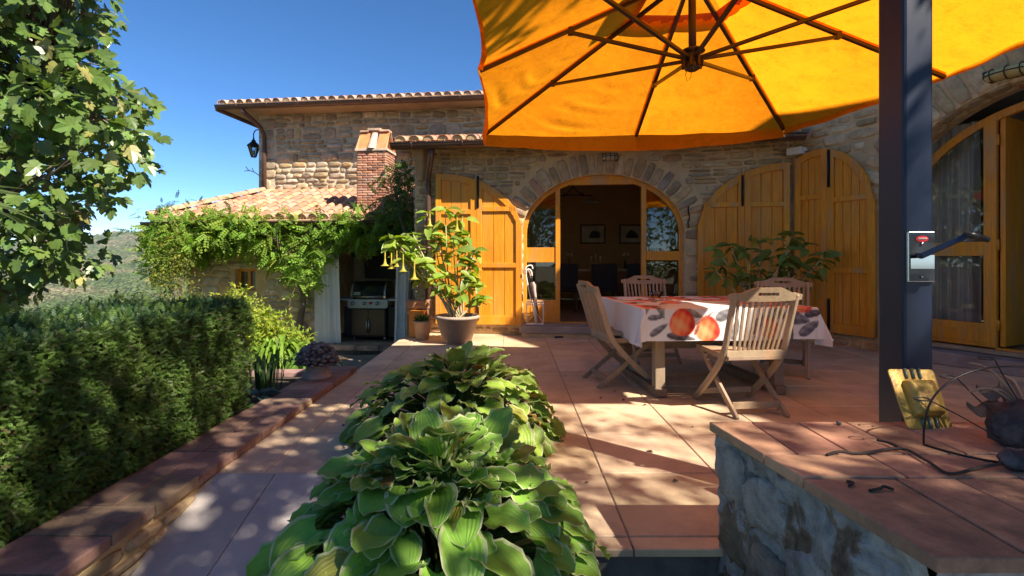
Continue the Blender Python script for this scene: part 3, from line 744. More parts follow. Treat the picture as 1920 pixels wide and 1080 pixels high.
# verge tiles running up the left edge
s=(-U.n+Vector((0,0,.30))).normalized()
for j in range(14): coppo(rt,U.pt(-.58,4.64,.52)+s*(j*.33),U.d,s,Vector((0,0,1)),col=jit((.6,.38,.26),.15))
rf=rt.build('roof',m_coppi,farm); rm.build('tile_mortar',mat('pale_tile_mortar',(.50,.36,.26),.95,.2,20),rf)
w=MB(); P=[U.pt(-.6,4.56,.54),U.pt(9,4.56,.54),U.pt(9,6.3,-5),U.pt(-.6,6.3,-5)]; w.hexa(P+[p+Vector((0,0,.06)) for p in P]); w.build('roof_deck',m_soffit,rf)
w=MB(); U.box(w,0.0,9,4.50,4.56,0,.50); U.box(w,-.52,0,4.50,4.56,-5,.50); w.build('soffit',m_soffit,farm)
w=MB(); gutter(w,U,-.62,8.8,4.56,.58,.085)
w.tube([U.pt(-.62,4.50,.56),U.pt(-.60,4.52,-4.5)],.06,8)
for u in np.arange(-.1,8,.72): w.tube([U.pt(u,4.57-.092*math.sin(a),.58+.092*math.cos(a)) for a in np.linspace(0,math.pi,9)],.008,5)
w.build('gutter',m_brown,farm)
w=MB(); ud=.20
w.tube([U.pt(-.02,4.50,.58),U.pt(-.0,4.42,.56),U.pt(.10,4.30,.42),U.pt(.18,4.16,.22),U.pt(ud,4.02,.12),U.pt(ud,3.8,.10),U.pt(ud,2.45,.10)],.05,12)
for v in (3.6,2.75): w.tube([U.pt(ud,v,.1),U.pt(ud,v+.035,.1)],.058,12)
w.build('downpipe',m_brown,farm)
w=MB(); U.box(w,.15,6.2,2.60,2.73,0,.12); w.build('roof_flashing',m_mortar,farm)
# little lower eave between the two roofs
w=MB(); lu=U.hit(742,280)[0]; gutter(w,U,lu,lu+1.6,3.62,.35,.08); U.box(w,lu+.02,lu+1.6,3.62,3.68,0,.32); w.build('lower_gutter',m_brown,farm)
rt=MB(); rm=MB(); tile_roof(rt,rm,U,lu+.1,lu+1.6,.3,3.70,1,.3); rt.build('lower_roof_tiles',m_coppi,farm)

# ================================================================ porch wing
W=Fr((0,9.25),(1,-.1)); WU=lambda X: X*math.sqrt(1.01)
wing=empty('porch_wing',W.pt(-4,-.66,-.5),'lean-to wing with a clay tile roof, small window and open barbecue porch','building')
wl,wo,wr=WU(-6.5),WU(-3.78),WU(-1.42)
w=MB()
# front wall with a small window opening
wx0,wx1=W.hit(440,520)[0],W.hit(479,520)[0]; wz0,wz1=W.hit(460,545)[1],W.hit(460,504)[1]
qd(w,W.pt(wl,-.8,0),W.pt(wx0,-.8,0),W.pt(wx0,1.95,0),W.pt(wl,1.95,0)); qd(w,W.pt(wx1,-.8,0),W.pt(wo,-.8,0),W.pt(wo,1.95,0),W.pt(wx1,1.95,0))
qd(w,W.pt(wx0,-.8,0),W.pt(wx1,-.8,0),W.pt(wx1,wz0,0),W.pt(wx0,wz0,0)); qd(w,W.pt(wx0,wz1,0),W.pt(wx1,wz1,0),W.pt(wx1,1.95,0),W.pt(wx0,1.95,0))
for (a,b2,c,d) in ((wx0,wx0,wz0,wz1),(wx1,wx1,wz0,wz1)): qd(w,W.pt(a,c,0),W.pt(a,c,-.3),W.pt(a,d,-.3),W.pt(a,d,0))
qd(w,W.pt(wx0,wz1,0),W.pt(wx1,wz1,0),W.pt(wx1,wz1,-.3),W.pt(wx0,wz1,-.3)); qd(w,W.pt(wx0,wz0,0),W.pt(wx1,wz0,0),W.pt(wx1,wz0,-.3),W.pt(wx0,wz0,-.3))
qd(w,W.pt(wo,-.8,0),W.pt(wo,-.8,-2),W.pt(wo,2.2,-2),W.pt(wo,1.95,0)); qd(w,W.pt(wl,-.8,0),W.pt(wl,1.95,0),W.pt(wl,2.4,-2.2),W.pt(wl,-.8,-2.2))
qd(w,W.pt(wo,-.8,-1.75),W.pt(wr+.6,-.8,-1.75),W.pt(wr+.6,2.5,-1.75),W.pt(wo,2.5,-1.75))
ww_=w.build('wall',m_mortar,wing)
w=MB(); rubble(w,W,wl,wo,-.7,1.85,lambda a,b2,c,d: not(b2>wx0 and a<wx1 and d>wz0 and c<wz1+.14),PAL_PALE,(.12,.26),(.2,.55),.02,.03)
rubble(w,Fr(W.pt(0,0,-1.75)[:2],(1,-.1)),wo,wr+.6,-.5,1.9,lambda a,b2,c,d:True,PAL_GREY,(.1,.2),(.2,.5),.03,.01)
stone(w,W,(wx0+wx1)/2,wz1+.07,(wx1-wx0)/2+.16,.06,0,.035,(.5,.4,.27),0,9,.02)
w.build('wall_stones',m_stone,ww_)
win=MB(); W.box(win,wx0,wx0+.06,wz0,wz1,-.16,-.1); W.box(win,wx1-.03,wx1,wz0,wz1,-.16,-.1); W.box(win,wx0,wx1,wz0,wz0+.04,-.16,-.1); W.box(win,wx0,wx1,wz1-.05,wz1,-.16,-.1); W.box(win,(wx0+wx1)/2-.0,(wx0+wx1)/2+.05,wz0,wz1,-.155,-.095)
wi=win.build('window',m_orange,wing,bevel=.004); w=MB(); qd(w,W.pt(wx0,wz0,-.13),W.pt(wx1,wz0,-.13),W.pt(wx1,wz1,-.13),W.pt(wx0,wz1,-.13)); w.build('pane',m_glass,wi)
w=MB(); curtain(w,W.pt(wx0+.2,wz1,-.22),W.pt(wx1,wz1,-.22),wz0,.012,4,n=40); w.build('net_curtain',m_cloth_w,wi)
# timber header, post, floor
w=MB(); W.box(w,wo-.1,wr+.3,1.56,1.74,-.16,.06); W.box(w,wo,wr+.3,1.36,1.44,-.9,-.8); w.build('header_beam',m_wood_dark,wing,bevel=.01)
w=MB()
for i in range(6):
    a=wo+.05+i*.44; W.box(w,a,a+.43,-.56,-.46,-.10,.34,col=jit((.42,.30,.23),.15)); 
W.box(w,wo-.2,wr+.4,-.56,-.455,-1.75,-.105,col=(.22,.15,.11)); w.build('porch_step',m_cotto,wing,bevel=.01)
w=MB(); W.box(w,wo,wr+.3,-.8,-.565,-.1,.28); w.build('step_riser',m_riser,wing)
# roof
ue0=WU(-6.83); s_rise=.36
slope=.37
hipx=lambda d: ue0+d*.52
rt=MB(); rm=MB()
tile_roof(rt,rm,W,ue0,WU(-1.45),.47,1.87,8,slope,ok=lambda u,d: u>hipx(d)-.02)
s=(-W.n+Vector((0,0,slope)))
hp0=W.pt(ue0-.02,1.90,.50); hp1=W.pt(ue0+.52*2.1+.0,1.90+slope*2.1,.50-2.1); hd=(hp1-hp0); hl_=hd.length; hd.normalize(); he=hd.cross(Vector((0,0,1))).normalized(); hn=he.cross(hd)
for j in range(int(hl_/.33)): coppo(rt,hp0+hd*(.33*j)+hn*.07,he,hd,hn,r0=.10,r1=.08,col=jit((.46,.28,.18),.15))
rf=rt.build('roof',m_coppi,wing); rm.build('tile_mortar',m_mortar,rf)
w=MB(); P=[W.pt(ue0,1.80,.50),W.pt(WU(-1.42),1.80,.50),W.pt(WU(-1.42),1.80+slope*2.3,-1.8),W.pt(hipx(2.3),1.80+slope*2.3,-1.8)]
w.hexa(P+[p+Vector((0,0,.07)) for p in P]); w.hexa([W.pt(ue0,1.80,.50),W.pt(hipx(2.3),1.80+slope*2.3,-1.8),W.pt(hipx(2.3),1.80+slope*2.3,-3.5),W.pt(ue0,1.80,-3.5)]+[p+Vector((0,0,.07)) for p in (W.pt(ue0,1.80,.50),W.pt(hipx(2.3),1.80+slope*2.3,-1.8),W.pt(hipx(2.3),1.80+slope*2.3,-3.5),W.pt(ue0,1.80,-3.5))])
w.build('roof_deck',m_soffit,rf)
w=MB(); gutter(w,W,ue0-.1,WU(-1.9),1.83,.56,.07); w.build('gutter',m_brown,wing)
# chimney
cx0,cx1=W.hit(669,350,.12)[0],W.hit(724,350,.12)[0]; cd=.46
FC=Fr(W.pt(0,0,.12)[:2],(1,-.1)); FS=Fr(FC.pt(cx1,0,0)[:2],(-W.n.x,-W.n.y)); FL=Fr(FC.pt(cx0,0,-cd)[:2],(W.n.x,W.n.y)); FL.n=-W.d.copy(); FS.n=W.d.copy()
zc0,zc1=1.85,3.19
w=MB(); FC.box(w,cx0+.005,cx1-.005,zc0,zc1,-cd,-.005); ch=w.build('chimney',mat('chimney_mortar',(.5,.38,.28),.95,.2,10,.5,60),wing)
w=MB(); bricks(w,FC,cx0,cx1,zc0+.12,zc1); bricks(w,FS,0,cd,zc0+.12,zc1); bricks(w,FL,0,cd,zc0+.12,zc1); w.build('brickwork',m_brick,ch)
w=MB(); FC.box(w,cx0-.03,cx1+.03,zc1,zc1+.045,-cd-.03,.03,col=(.55,.42,.33)); FC.box(w,cx0-.015,cx1+.015,zc0,zc0+.12,-cd,.02,col=(.36,.32,.28))
mc=(cx0+cx1)/2; zt=zc1+.045; wm=-cd/2
def slab(u0,u1,sg,col,ex=0):
    # leaning slab from eave (w=+/-) to the ridge
    wa=wm+sg*(cd/2+.0+ex); wb=wm+sg*.035; n_=.02
    P=[FC.pt(u0,zt,wa),FC.pt(u1,zt,wa),FC.pt(u1,zt,wa-sg*.025),FC.pt(u0,zt,wa-sg*.025),FC.pt(u0+.02,zt+.37,wb),FC.pt(u1-.02,zt+.37,wb),FC.pt(u1-.02,zt+.37,wb-sg*.025),FC.pt(u0+.02,zt+.37,wb-sg*.025)]
    w.hexa(P,col)
for sg in (1,-1):
    slab(cx0,mc-.075,sg,(.55,.215,.075)); slab(mc+.075,cx1,sg,(.58,.235,.085))
    slab(cx0-.02,cx0+.02,sg,(.58,.3,.15),.025); slab(cx1-.02,cx1+.02,sg,(.58,.3,.15),.025)
    s_=(FC.pt(mc,zt+.37,wm+sg*.03)-FC.pt(mc,zt,wm+sg*(cd/2+.01))).normalized()
    coppo(w,FC.pt(mc,zt,wm+sg*(cd/2+.0)),FC.d,s_,FC.n*sg,L=.39,r0=.085,r1=.06,col=(.58,.42,.32))
FC.box(w,cx0+.0,mc-.12,zt+.355,zt+.39,wm-.09,wm+.09,col=(.55,.34,.22)); FC.box(w,mc-.14,mc+.12,zt+.385,zt+.43,wm-.08,wm+.08,col=(.5,.33,.24)); FC.box(w,mc+.1,cx1-.0,zt+.36,zt+.395,wm-.09,wm+.09,col=(.58,.36,.24))
w.build('cap',m_coppi,ch,bevel=.004)
# smoke hood over the grill
w=MB(); hu0,hu1=W.hit(668,500,-1.1)[0],W.hit(738,500,-1.1)[0]
W.box(w,hu0-.05,hu1+.05,1.18,1.32,-1.7,-.95); W.hexa if False else None
w.hexa([W.pt(hu0+.1,.72,-1.3),W.pt(hu1,.72,-1.3),W.pt(hu1,.72,-1.7),W.pt(hu0+.1,.72,-1.7),W.pt(hu0+.1,1.18,-1.3),W.pt(hu1,1.18,-1.3),W.pt(hu1,1.18,-1.7),W.pt(hu0+.1,1.18,-1.7)])
w.build('smoke_hood',m_black,wing,bevel=.01)
# ================================================================ cantilever umbrella
def gp(px,py,z=0):
    Y=(H-z)*F/(py-485); return Vector(((px-960)/F*Y,Y,z))
AP=Vector((1.25,3.45,3.15)); ZR=2.42
RIM=[Vector(p) for p in ((-.30,5.03,ZR-.01),(1.27,5.09,ZR),(2.66,4.85,ZR+.01),(3.0,3.42,ZR),(2.98,2.34,ZR+.03),(1.38,2.31,ZR+.03),(-.21,2.32,ZR+.03),(-.23,3.31,ZR))]
um=empty('cantilever_umbrella',(1.78,2.17,0),'large square orange cantilever umbrella on a thick dark blue square post','umbrella')
def canvas():
    m=bpy.data.materials.new('orange_canvas'); m.use_nodes=True; nt=m.node_tree; L=nt.links.new; nt.nodes.clear()
    out=nn(nt,'ShaderNodeOutputMaterial'); g=nn(nt,'ShaderNodeNewGeometry')
    n=nn(nt,'ShaderNodeTexNoise'); setin(n,Scale=1.6,Detail=9,Roughness=.72); L(g.outputs['Position'],n.inputs['Vector'])
    cr=nn(nt,'ShaderNodeValToRGB'); e=cr.color_ramp.elements; e[0].position=.36; e[0].color=(.80,.235,.007,1); e[1].position=.62; e[1].color=(.87,.29,.008,1)
    L(n.outputs[0],cr.inputs[0])
    n2=nn(nt,'ShaderNodeTexNoise'); setin(n2,Scale=160,Detail=2); L(g.outputs['Position'],n2.inputs['Vector'])
    mr=nn(nt,'ShaderNodeMapRange'); setin(mr,From_Min=.3,From_Max=.7,To_Min=.88,To_Max=1.08); L(n2.outputs[0],mr.inputs[0])
    n3=nn(nt,'ShaderNodeTexNoise'); setin(n3,Scale=7,Detail=12,Roughness=.85); L(g.outputs['Position'],n3.inputs['Vector'])
    m3=nn(nt,'ShaderNodeMapRange'); setin(m3,From_Min=.50,From_Max=.72,To_Min=1,To_Max=.60); L(n3.outputs[0],m3.inputs[0])
    mu=nn(nt,'ShaderNodeMath',operation='MULTIPLY'); L(mr.outputs[0],mu.inputs[0]); L(m3.outputs[0],mu.inputs[1])
    hs=nn(nt,'ShaderNodeHueSaturation'); L(cr.outputs[0],hs.inputs['Color']); L(mu.outputs[0],hs.inputs['Value'])
    d=nn(nt,'ShaderNodeBsdfDiffuse'); t=nn(nt,'ShaderNodeBsdfTranslucent'); L(hs.outputs[0],d.inputs[0]); L(hs.outputs[0],t.inputs[0])
    nb=nn(nt,'ShaderNodeTexNoise'); setin(nb,Scale=9,Detail=4); L(g.outputs['Position'],nb.inputs['Vector'])
    bp=nn(nt,'ShaderNodeBump'); setin(bp,Strength=.35,Distance=.02); L(nb.outputs[0],bp.inputs['Height']); L(bp.outputs[0],d.inputs['Normal']); L(bp.outputs[0],t.inputs['Normal'])
    ms=nn(nt,'ShaderNodeMixShader'); ms.inputs[0].default_value=CANV_T; L(d.outputs[0],ms.inputs[1]); L(t.outputs[0],ms.inputs[2]); L(ms.outputs[0],out.inputs[0]); return m
CANV_T=.82
m_canvas=canvas(); m_vent=mat('rust_red_flap_canvas',(.50,.15,.025),.8,.15,6,trans=.35)
cv=MB()
def wrinkle(i,s,t,p):
    z=0
    if i in (0,7):   # loose cloth in the two left panels: folds run from the corner rib out to the rim
        ss=s if i==0 else 1-s
        env=math.sin(math.pi*min(1,s+.02))**.6*max(0,min(1,(t-.45)/.35))*(1-.55*ss)
        q=t-.42*ss+.16*ss*ss+.02*math.sin(ss*6+t*3)
        z+=env*(.6+.5*math.sin(s*9+t*4))*(.007*math.sin(q*58)+.004*math.sin(q*97+1.3+ss*2)+.006*math.sin(q*23))
    else:
        env=math.sin(math.pi*s)*max(0,min(1,(t-.5)/.4)); z+=env*.005*math.sin((p.x+p.y)*13)
    return z
def rimsag(i,s): return 4*s*(1-s)
T0=.20
for i in range(8):
    P0,P1=RIM[i],RIM[(i+1)%8]
    def f(s,t,P0=P0,P1=P1,i=i):
        t=T0+(1-T0)*t; e=P0.lerp(P1,s); mid=AP.lerp(e,t)
        inw=(AP-e); inw.z=0; inw.normalize()
        mid=mid+inw*(.045*rimsag(i,s)*t*t)+Vector((0,0,-.03*rimsag(i,s)*t+wrinkle(i,s,t,mid)))
        return mid
    cv.grid(f,44,48)
    # valance
    drop={0:.17,1:.16,7:.10,2:.05,3:.05,4:.012,5:.012,6:.02}[i]
    def g(s,v,f=f,i=i,drop=drop):
        p=f(s,1.0); o=(p-AP); o.z=0; o.normalize()
        d0={0:.12,1:.17,7:.06,2:.07,3:.04}.get(i,drop); d1={0:.17,1:.10,7:.12,2:.04}.get(i,drop)
        dd=d0+(d1-d0)*s
        return p+Vector((0,0,-dd*v))+o*(.004*v*math.sin(s*17+i))-o*(.03*v*v)
    cv.grid(g,44,5)
cvo=cv.build('canopy',m_canvas,um)
for i in range(8):
    e=RIM[i]; d=(e-AP).normalized(); sdv=d.cross(Vector((0,0,1))).normalized(); w=MB(); w.grid(lambda s,t,e=e,sdv=sdv: AP.lerp(e,.2+.79*t)+sdv*(.045*(s-.5))-Vector((0,0,.006)),2,12); w.build('rib_pocket',m_canvas,um)
vt=MB()
for i in range(8):
    P0,P1=RIM[i],RIM[(i+1)%8]
    vt.grid(lambda s,t,P0=P0,P1=P1: AP.lerp(P0.lerp(P1,s),.0+.255*t)+Vector((0,0,.10-.02*t)),10,6)
    vt.grid(lambda s,t,P0=P0,P1=P1: AP.lerp(P0.lerp(P1,s),.255+.012*t)+Vector((0,0,.08-.035*t-.02*t*abs(math.sin(s*9.4)))),24,3)
vt.build('vent_cap',m_canvas,um)
vt=MB()
for i in range(8):
    P0,P1=RIM[i],RIM[(i+1)%8]
    vt.grid(lambda s,t,P0=P0,P1=P1: AP.lerp(P0.lerp(P1,s),.192+(.026+.007*math.sin(s*19)+.005*math.sin(s*47))*t)+Vector((0,0,-.014-.012*t)),24,3)
vt.build('vent_band',m_vent,um)
m_rib=mat('bronze_umbrella_frame',(.055,.032,.022),.4,.1,5,metal=.3)
HB=Vector((1.245,3.42,2.52))
for i in range(8):
    e=RIM[i]; d=(e-AP).normalized(); w=MB(); w.bar([AP+d*.04-Vector((0,0,.03)),e-Vector((0,0,.025))-d*.02],.028,.022,d.cross(Vector((0,0,1)))); rb=w.build('rib',m_rib,um)
    w=MB(); q=AP.lerp(e,.575)-Vector((0,0,.045)); w.bar([HB+(q-HB).normalized()*.05,q],.026,.02,(q-HB).cross(Vector((0,0,1)))); w.box(q+Vector((0,0,.01)),(.035,.035,.05)); w.build('strut',m_rib,um)
w=MB(); w.tube([AP+Vector((0,0,.15)),HB],.026,14); w.build('center_pole',m_rib,um)
w=MB(); w.lathe([(0,.03),(.07,.03),(.085,.015),(.05,0),(.04,-.05),(.055,-.07),(.055,-.10),(.03,-.115),(0,-.115)],HB+Vector((0,0,.04)),20)
for k in range(8):
    a=k*math.pi/4+.3; w.box(HB+Vector((.055*math.cos(a),.055*math.sin(a),-.02)),(.035,.02,.07),a)
w.build('hub',m_rib,um,bevel=.003)
w=MB(); w.tube([HB+Vector((-.03,-.04,-.05)),HB+Vector((-.07,-.06,-.12)),HB+Vector((-.06,-.06,-.17)),HB+Vector((-.03,-.05,-.14)),HB+Vector((-.02,-.04,-.06))],.0022,5); w.build('cord_loop',m_rib,um)
w=MB(); e=RIM[2]; w.box(e+Vector((-.0,-.0,-.05)),(.03,.03,.09),.8); w.build('rib_tip',m_chrome,um,bevel=.01)
PX,PY=1.690,2.135
w=MB(); w.box((PX,PY,1.75),(.124,.15,3.4)); po=w.build('post',m_blue,um,bevel=.012)
w=MB(); w.box((PX+.15,PY+.22,.02),(.45,.45,.03)); w.build('base_plate',m_blue,um,bevel=.004)
w=MB(); w.bar([Vector((PX,PY,3.4)),Vector((1.5,2.85,3.75)),AP+Vector((0,0,.35))],.09,.12,(1,.2,0)); w.tube([AP+Vector((0,0,.4)),AP+Vector((0,0,.05))],.03,10); w.build('cantilever_arm',m_blue,um,bevel=.01)
FP=Fr((PX,PY),(1,0))   # right front face: u to the right/back
hf=.075
w=MB(); FP.box(w,-.053,.057,1.053,1.262,hf-.002,hf+.012); cp=w.build('crank_plate',m_chrome,um,bevel=.003)
w=MB(); FP.box(w,-.049,.053,1.057,1.258,hf+.012,hf+.0145); w.build('plate_face',mat('black_plate_face',(.03,.03,.035),.25,.05,5),cp)
w=MB(); FP.box(w,-.047,.051,1.108,1.165,hf+.0145,hf+.0165); w.build('mirror_strip',m_mirror,cp)
w=MB(); w.add([FP.pt(.0+.026*math.cos(a),1.232+.0125*math.sin(a),hf+.0165) for a in np.linspace(0,2*math.pi,25)[:-1]],[tuple(range(24))]); w.build('red_badge',mat('red_badge_enamel',(.62,.03,.04),.3,.05,5),cp)
w=MB()   # script lettering squiggle on the badge
pts=[]
for i in range(40):
    s=i/39; pts.append(FP.pt(-.018+.036*s+.002*math.sin(s*38),1.231+.0045*math.sin(s*38+1),hf+.018))
w.tube(pts,.0011,4); w.build('badge_script',m_white,cp)
w=MB()
for zz in (1.212,1.075): w.tube([FP.pt(0,zz,hf+.014),FP.pt(0,zz,hf+.02)],.006,12)
w.build('screw',m_chrome,cp)
w=MB(); a0=FP.pt(-.01,1.165,hf+.015); 
c0=cam_pt(1728,480,2.0); c1=cam_pt(1815,441,1.93); c2=cam_pt(1852,449,1.93)
w.tube([FP.pt(-.005,1.165,hf-.0),c0],.012,10); w.bar([c0,c1],.022,.014,(0,.4,1)); hd=w.build('crank_handle',m_blue2,um,bevel=.003)
w=MB(); w.tube([c1-Vector((.012,0,-.002)),c1+Vector((.015,0,0)),c2],[.010,.0135,.0125],12); w.build('grip',m_black,hd)

# ================================================================ tiled masonry bench
ben=empty('masonry_bench',(1.6,1.5,0),'low masonry bench topped with terracotta tiles in the right foreground','bench')
ZP=.494
c=MB()
def lx(y): return .79+(2.0-y)*(.14/.92)
def btile(x0,x1,y0,y1,first=False):
    k=rnd.uniform(.8,1.2); col=(.48*k,.26*k*rnd.uniform(.93,1.08),.155*k); g=.003; j=rnd.uniform(-.0015,.0015)
    a0=(lx(y0) if first else x0)+g; a1=(lx(y1) if first else x0)+g
    zz=ZP-.036
    P=[(a0,y0+g,zz),(x1-g,y0+g,zz),(x1-g,y1-g,zz),(a1,y1-g,zz)]; c.hexa(P+[(p[0],p[1],ZP+j) for p in P],col)
x=.79; xs_=[.79,.96,1.145,1.34,1.53,1.72,1.91,2.10,2.29,2.48,2.67,2.86,3.05]
for i in range(12): btile(xs_[i],xs_[i+1],1.667,2.0,i==0)
xs_=[.80,1.19,1.53,1.87,2.21,2.55,2.89,3.05]
for i in range(7): btile(xs_[i],xs_[i+1],1.488,1.664,i==0)
xs_=[.85,1.145,1.325,1.52,1.71,1.90,2.09,2.28,2.47,2.66,2.85,3.05]
for i in range(11): btile(xs_[i],xs_[i+1],1.085-(.0 if i!=1 else .006)+(.01 if i>1 else 0),1.485,i==0)
c.build('tile_top',m_cotto,ben,bevel=.005)
def benchmat():
    m=bpy.data.materials.new('flaking_plaster_over_stone'); m.use_nodes=True; nt=m.node_tree; L=nt.links.new; b_=nt.nodes['Principled BSDF']; setin(b_,Roughness=.9)
    g=nn(nt,'ShaderNodeNewGeometry'); n=nn(nt,'ShaderNodeTexNoise'); setin(n,Scale=3.2,Detail=8,Roughness=.62,Distortion=.6); L(g.outputs['Position'],n.inputs['Vector'])
    cr=nn(nt,'ShaderNodeValToRGB'); e=cr.color_ramp.elements; e[0].position=.36; e[0].color=(.05,.036,.026,1); e[1].position=.62; e[1].color=(.42,.40,.37,1)
    for p,q in ((.41,(.17,.12,.08,1)),(.455,(.25,.19,.13,1)),(.475,(.34,.33,.31,1))):
        z=e.new(p); z.color=q
    L(n.outputs[0],cr.inputs[0]); n2=nn(nt,'ShaderNodeTexNoise'); setin(n2,Scale=22,Detail=6); L(g.outputs['Position'],n2.inputs['Vector'])
    mr=nn(nt,'ShaderNodeMapRange'); setin(mr,From_Min=.3,From_Max=.7,To_Min=.6,To_Max=1.3); L(n2.outputs[0],mr.inputs[0]); hs=nn(nt,'ShaderNodeHueSaturation'); L(cr.outputs[0],hs.inputs['Color']); L(mr.outputs[0],hs.inputs['Value']); L(hs.outputs[0],b_.inputs['Base Color'])
    ad=nn(nt,'ShaderNodeMath',operation='ADD'); L(n.outputs[0],ad.inputs[0]); mu=nn(nt,'ShaderNodeMath',operation='MULTIPLY'); mu.inputs[1].default_value=.25; L(n2.outputs[0],mu.inputs[0]); L(mu.outputs[0],ad.inputs[1])
    bp=nn(nt,'ShaderNodeBump'); setin(bp,Strength=1,Distance=.09); L(ad.outputs[0],bp.inputs['Height']); L(bp.outputs[0],b_.inputs['Normal']); return m
from mathutils import noise as mn
w=MB()
def lump(p,n,a=.03): 
    p=Vector(p); return p+Vector(n)*(a*mn.noise(p*4.5)+a*.6*mn.noise(p*11)+a*.3*mn.noise(p*27))
Pc=[(.825,2.0,-.02),(.825,1.97,-.02),(.955,1.12,-.35),(3.05,1.12,-.35)]
w.grid(lambda u,v: lump((lx(1.98-.86*u)+.028,1.98-.86*u,-.36+(ZP-.036+.36)*v),(-1,-.15,0)),70,64)
w.grid(lambda u,v: lump((.945+2.1*u,1.115,-.36+(ZP-.036+.36)*v),(0,-1,0),.025),110,60)
w.grid(lambda u,v: lump((3.05-2.22*u,1.975,-.05+(ZP-.036+.05)*v),(0,1,0),.015),30,10)
w.build('masonry_side',benchmat(),ben)
w=MB(); FB=Fr((.79+.028,2.0),(.92*.152,-.92)); FB.n=-FB.n if FB.n.x>0 else FB.n
for (u,v,a_,b_,ro,cc) in ((.10,.33,.085,.10,.2,(.42,.38,.33)),(.13,.10,.09,.10,-.1,(.24,.18,.12)),(.30,.30,.11,.085,.3,(.44,.40,.35)),(.32,.06,.12,.10,.1,(.26,.21,.16)),(.20,-.14,.15,.10,0,(.20,.15,.11)),(.55,.18,.13,.10,.4,(.38,.37,.35)),(.55,-.08,.13,.11,-.2,(.30,.26,.21)),(.80,.22,.11,.12,.2,(.40,.39,.36)),(.78,-.04,.11,.10,.1,(.24,.19,.14))):
    stone(w,FB,u,v,a_,b_,ro,.017,jit(cc,.08),-.004,4.5,.14,26)
FB2=Fr((.945,1.115),(1,0))
for i in range(9): stone(w,FB2,.14+.24*i,.30-.02*(i%2),.10,.09,rnd.uniform(-.2,.2),.03,jit(rnd.choice(((.38,.37,.35),(.26,.2,.15),(.34,.3,.25))),.1),-.008,3,.14,20); stone(w,FB2,.05+.24*i,.06,.11,.10,rnd.uniform(-.2,.2),.03,jit((.3,.26,.22),.2),-.008,3,.14,20)
w.build('plastered_stones',mat('limewashed_stone',(1,1,1),.92,.35,11,1,26,attr=True,dirt=(.10,.075,.055),dirts=4.5,dirta=.85,bdist=.03),ben)

# ---- things on the bench
m_dish=mat('tarnished_yellow_enamel',(.55,.33,.06),.42,.25,8,.3,40,metal=.25,dirt=(.20,.085,.03),dirts=11,dirta=1.0,coat=.15)
# tray: a rounded plate with a raised box, leaning on the post
TL=[cam_pt(1662,692,2.03),cam_pt(1748,693,2.05),cam_pt(1786,803,1.93),cam_pt(1702,805,1.90)]
tc=sum(TL,Vector())/4; tx=((TL[1]-TL[0])+(TL[2]-TL[3])).normalized(); ty=((TL[0]-TL[3])+(TL[1]-TL[2])).normalized(); tn=tx.cross(ty).normalized()
if tn.y>0: tn=-tn
def tp(a,b,h=0): # bilinear over the plate, a,b in -1..1
    s,t=(a+1)/2,(b+1)/2; return TL[3].lerp(TL[2],s).lerp(TL[0].lerp(TL[1],s),t)+tn*h
tray=empty('lamp_plate',tp(0,-1),'tarnished yellow metal bulkhead plate with raised box leaning on the blue post','metal plate')
def rr(n=6,r=.16,ax=1,bx=1):
    o=[]
    for sx,sy,a0 in ((1,1,0),(-1,1,90),(-1,-1,180),(1,-1,270)):
        for k in range(n+1):
            a=R(a0+90*k/n); o.append((sx*(ax-r*ax)+r*ax*math.cos(a),sy*(bx-r*bx*.8)+r*bx*.8*math.sin(a)))
    return o
w=MB(); o=rr(); w.prism([tp(a,b,.004) for a,b in o],-tn*.006); w.build('plate',m_dish,tray,bevel=.002)
w=MB(); n=len(o); V=[]
for sc,h in ((.60,.004),(.585,.018),(.56,.030),(.50,.037),(.3,.039)): V+=[tp(a*sc*1.0+.03,b*sc*1.02-.02,h) for a,b in o]
w.add(V,[(j*n+k,j*n+(k+1)%n,(j+1)*n+(k+1)%n,(j+1)*n+k) for j in range(4) for k in range(n)]+[tuple(4*n+k for k in range(n))],smooth=True); w.build('raised_box',m_dish,tray)
for b0,b1 in ((.66,1.0),(-1.0,-.66)):
    for a in (-.30,.0,.30):
        w=MB(); w.tube([tp(a-.02,b0,.008),tp(a+.02,b1,.008)],.006,8); w.build('rod',mat('verdigris_rod',(.20,.22,.17),.4,.3,20,metal=.5) if 'verdigris_rod' not in bpy.data.materials else bpy.data.materials['verdigris_rod'],tray)
m_wire=mat('rusty_dark_wire',(.035,.028,.03),.5,.3,40,metal=.4)
def wirething(name,label,cat,paths,r=.0026,m=m_wire,group=None):
    pts0=Vector(paths[0][0]); w=MB()
    for p in paths: w.tube(smooth_path(p),r,6)
    zmin=min(Vector(q).z for p in paths for q in p)
    return tag(w.build(name,m,loc=(pts0.x,pts0.y,zmin)),label,cat,group)
def smooth_path(P,k=5):
    P=[Vector(p) for p in P]
    if len(P)<3: return P
    out=[]
    for i in range(len(P)-1):
        p0=P[max(i-1,0)];p1=P[i];p2=P[i+1];p3=P[min(i+2,len(P)-1)]
        for j in range(k):
            t=j/k; out.append(.5*((2*p1)+(-p0+p2)*t+(2*p0-5*p1+4*p2-p3)*t*t+(-p0+3*p1-3*p2+p3)*t**3))
    return out+[P[-1]]
def loop(c,r,h=.25,n=12): return [Vector(c)+Vector((r*math.cos(a),r*h*4*math.sin(a)*.6,.3*r*math.sin(a)*h)) for a in np.linspace(0,2*math.pi,n)]
C=cam_pt
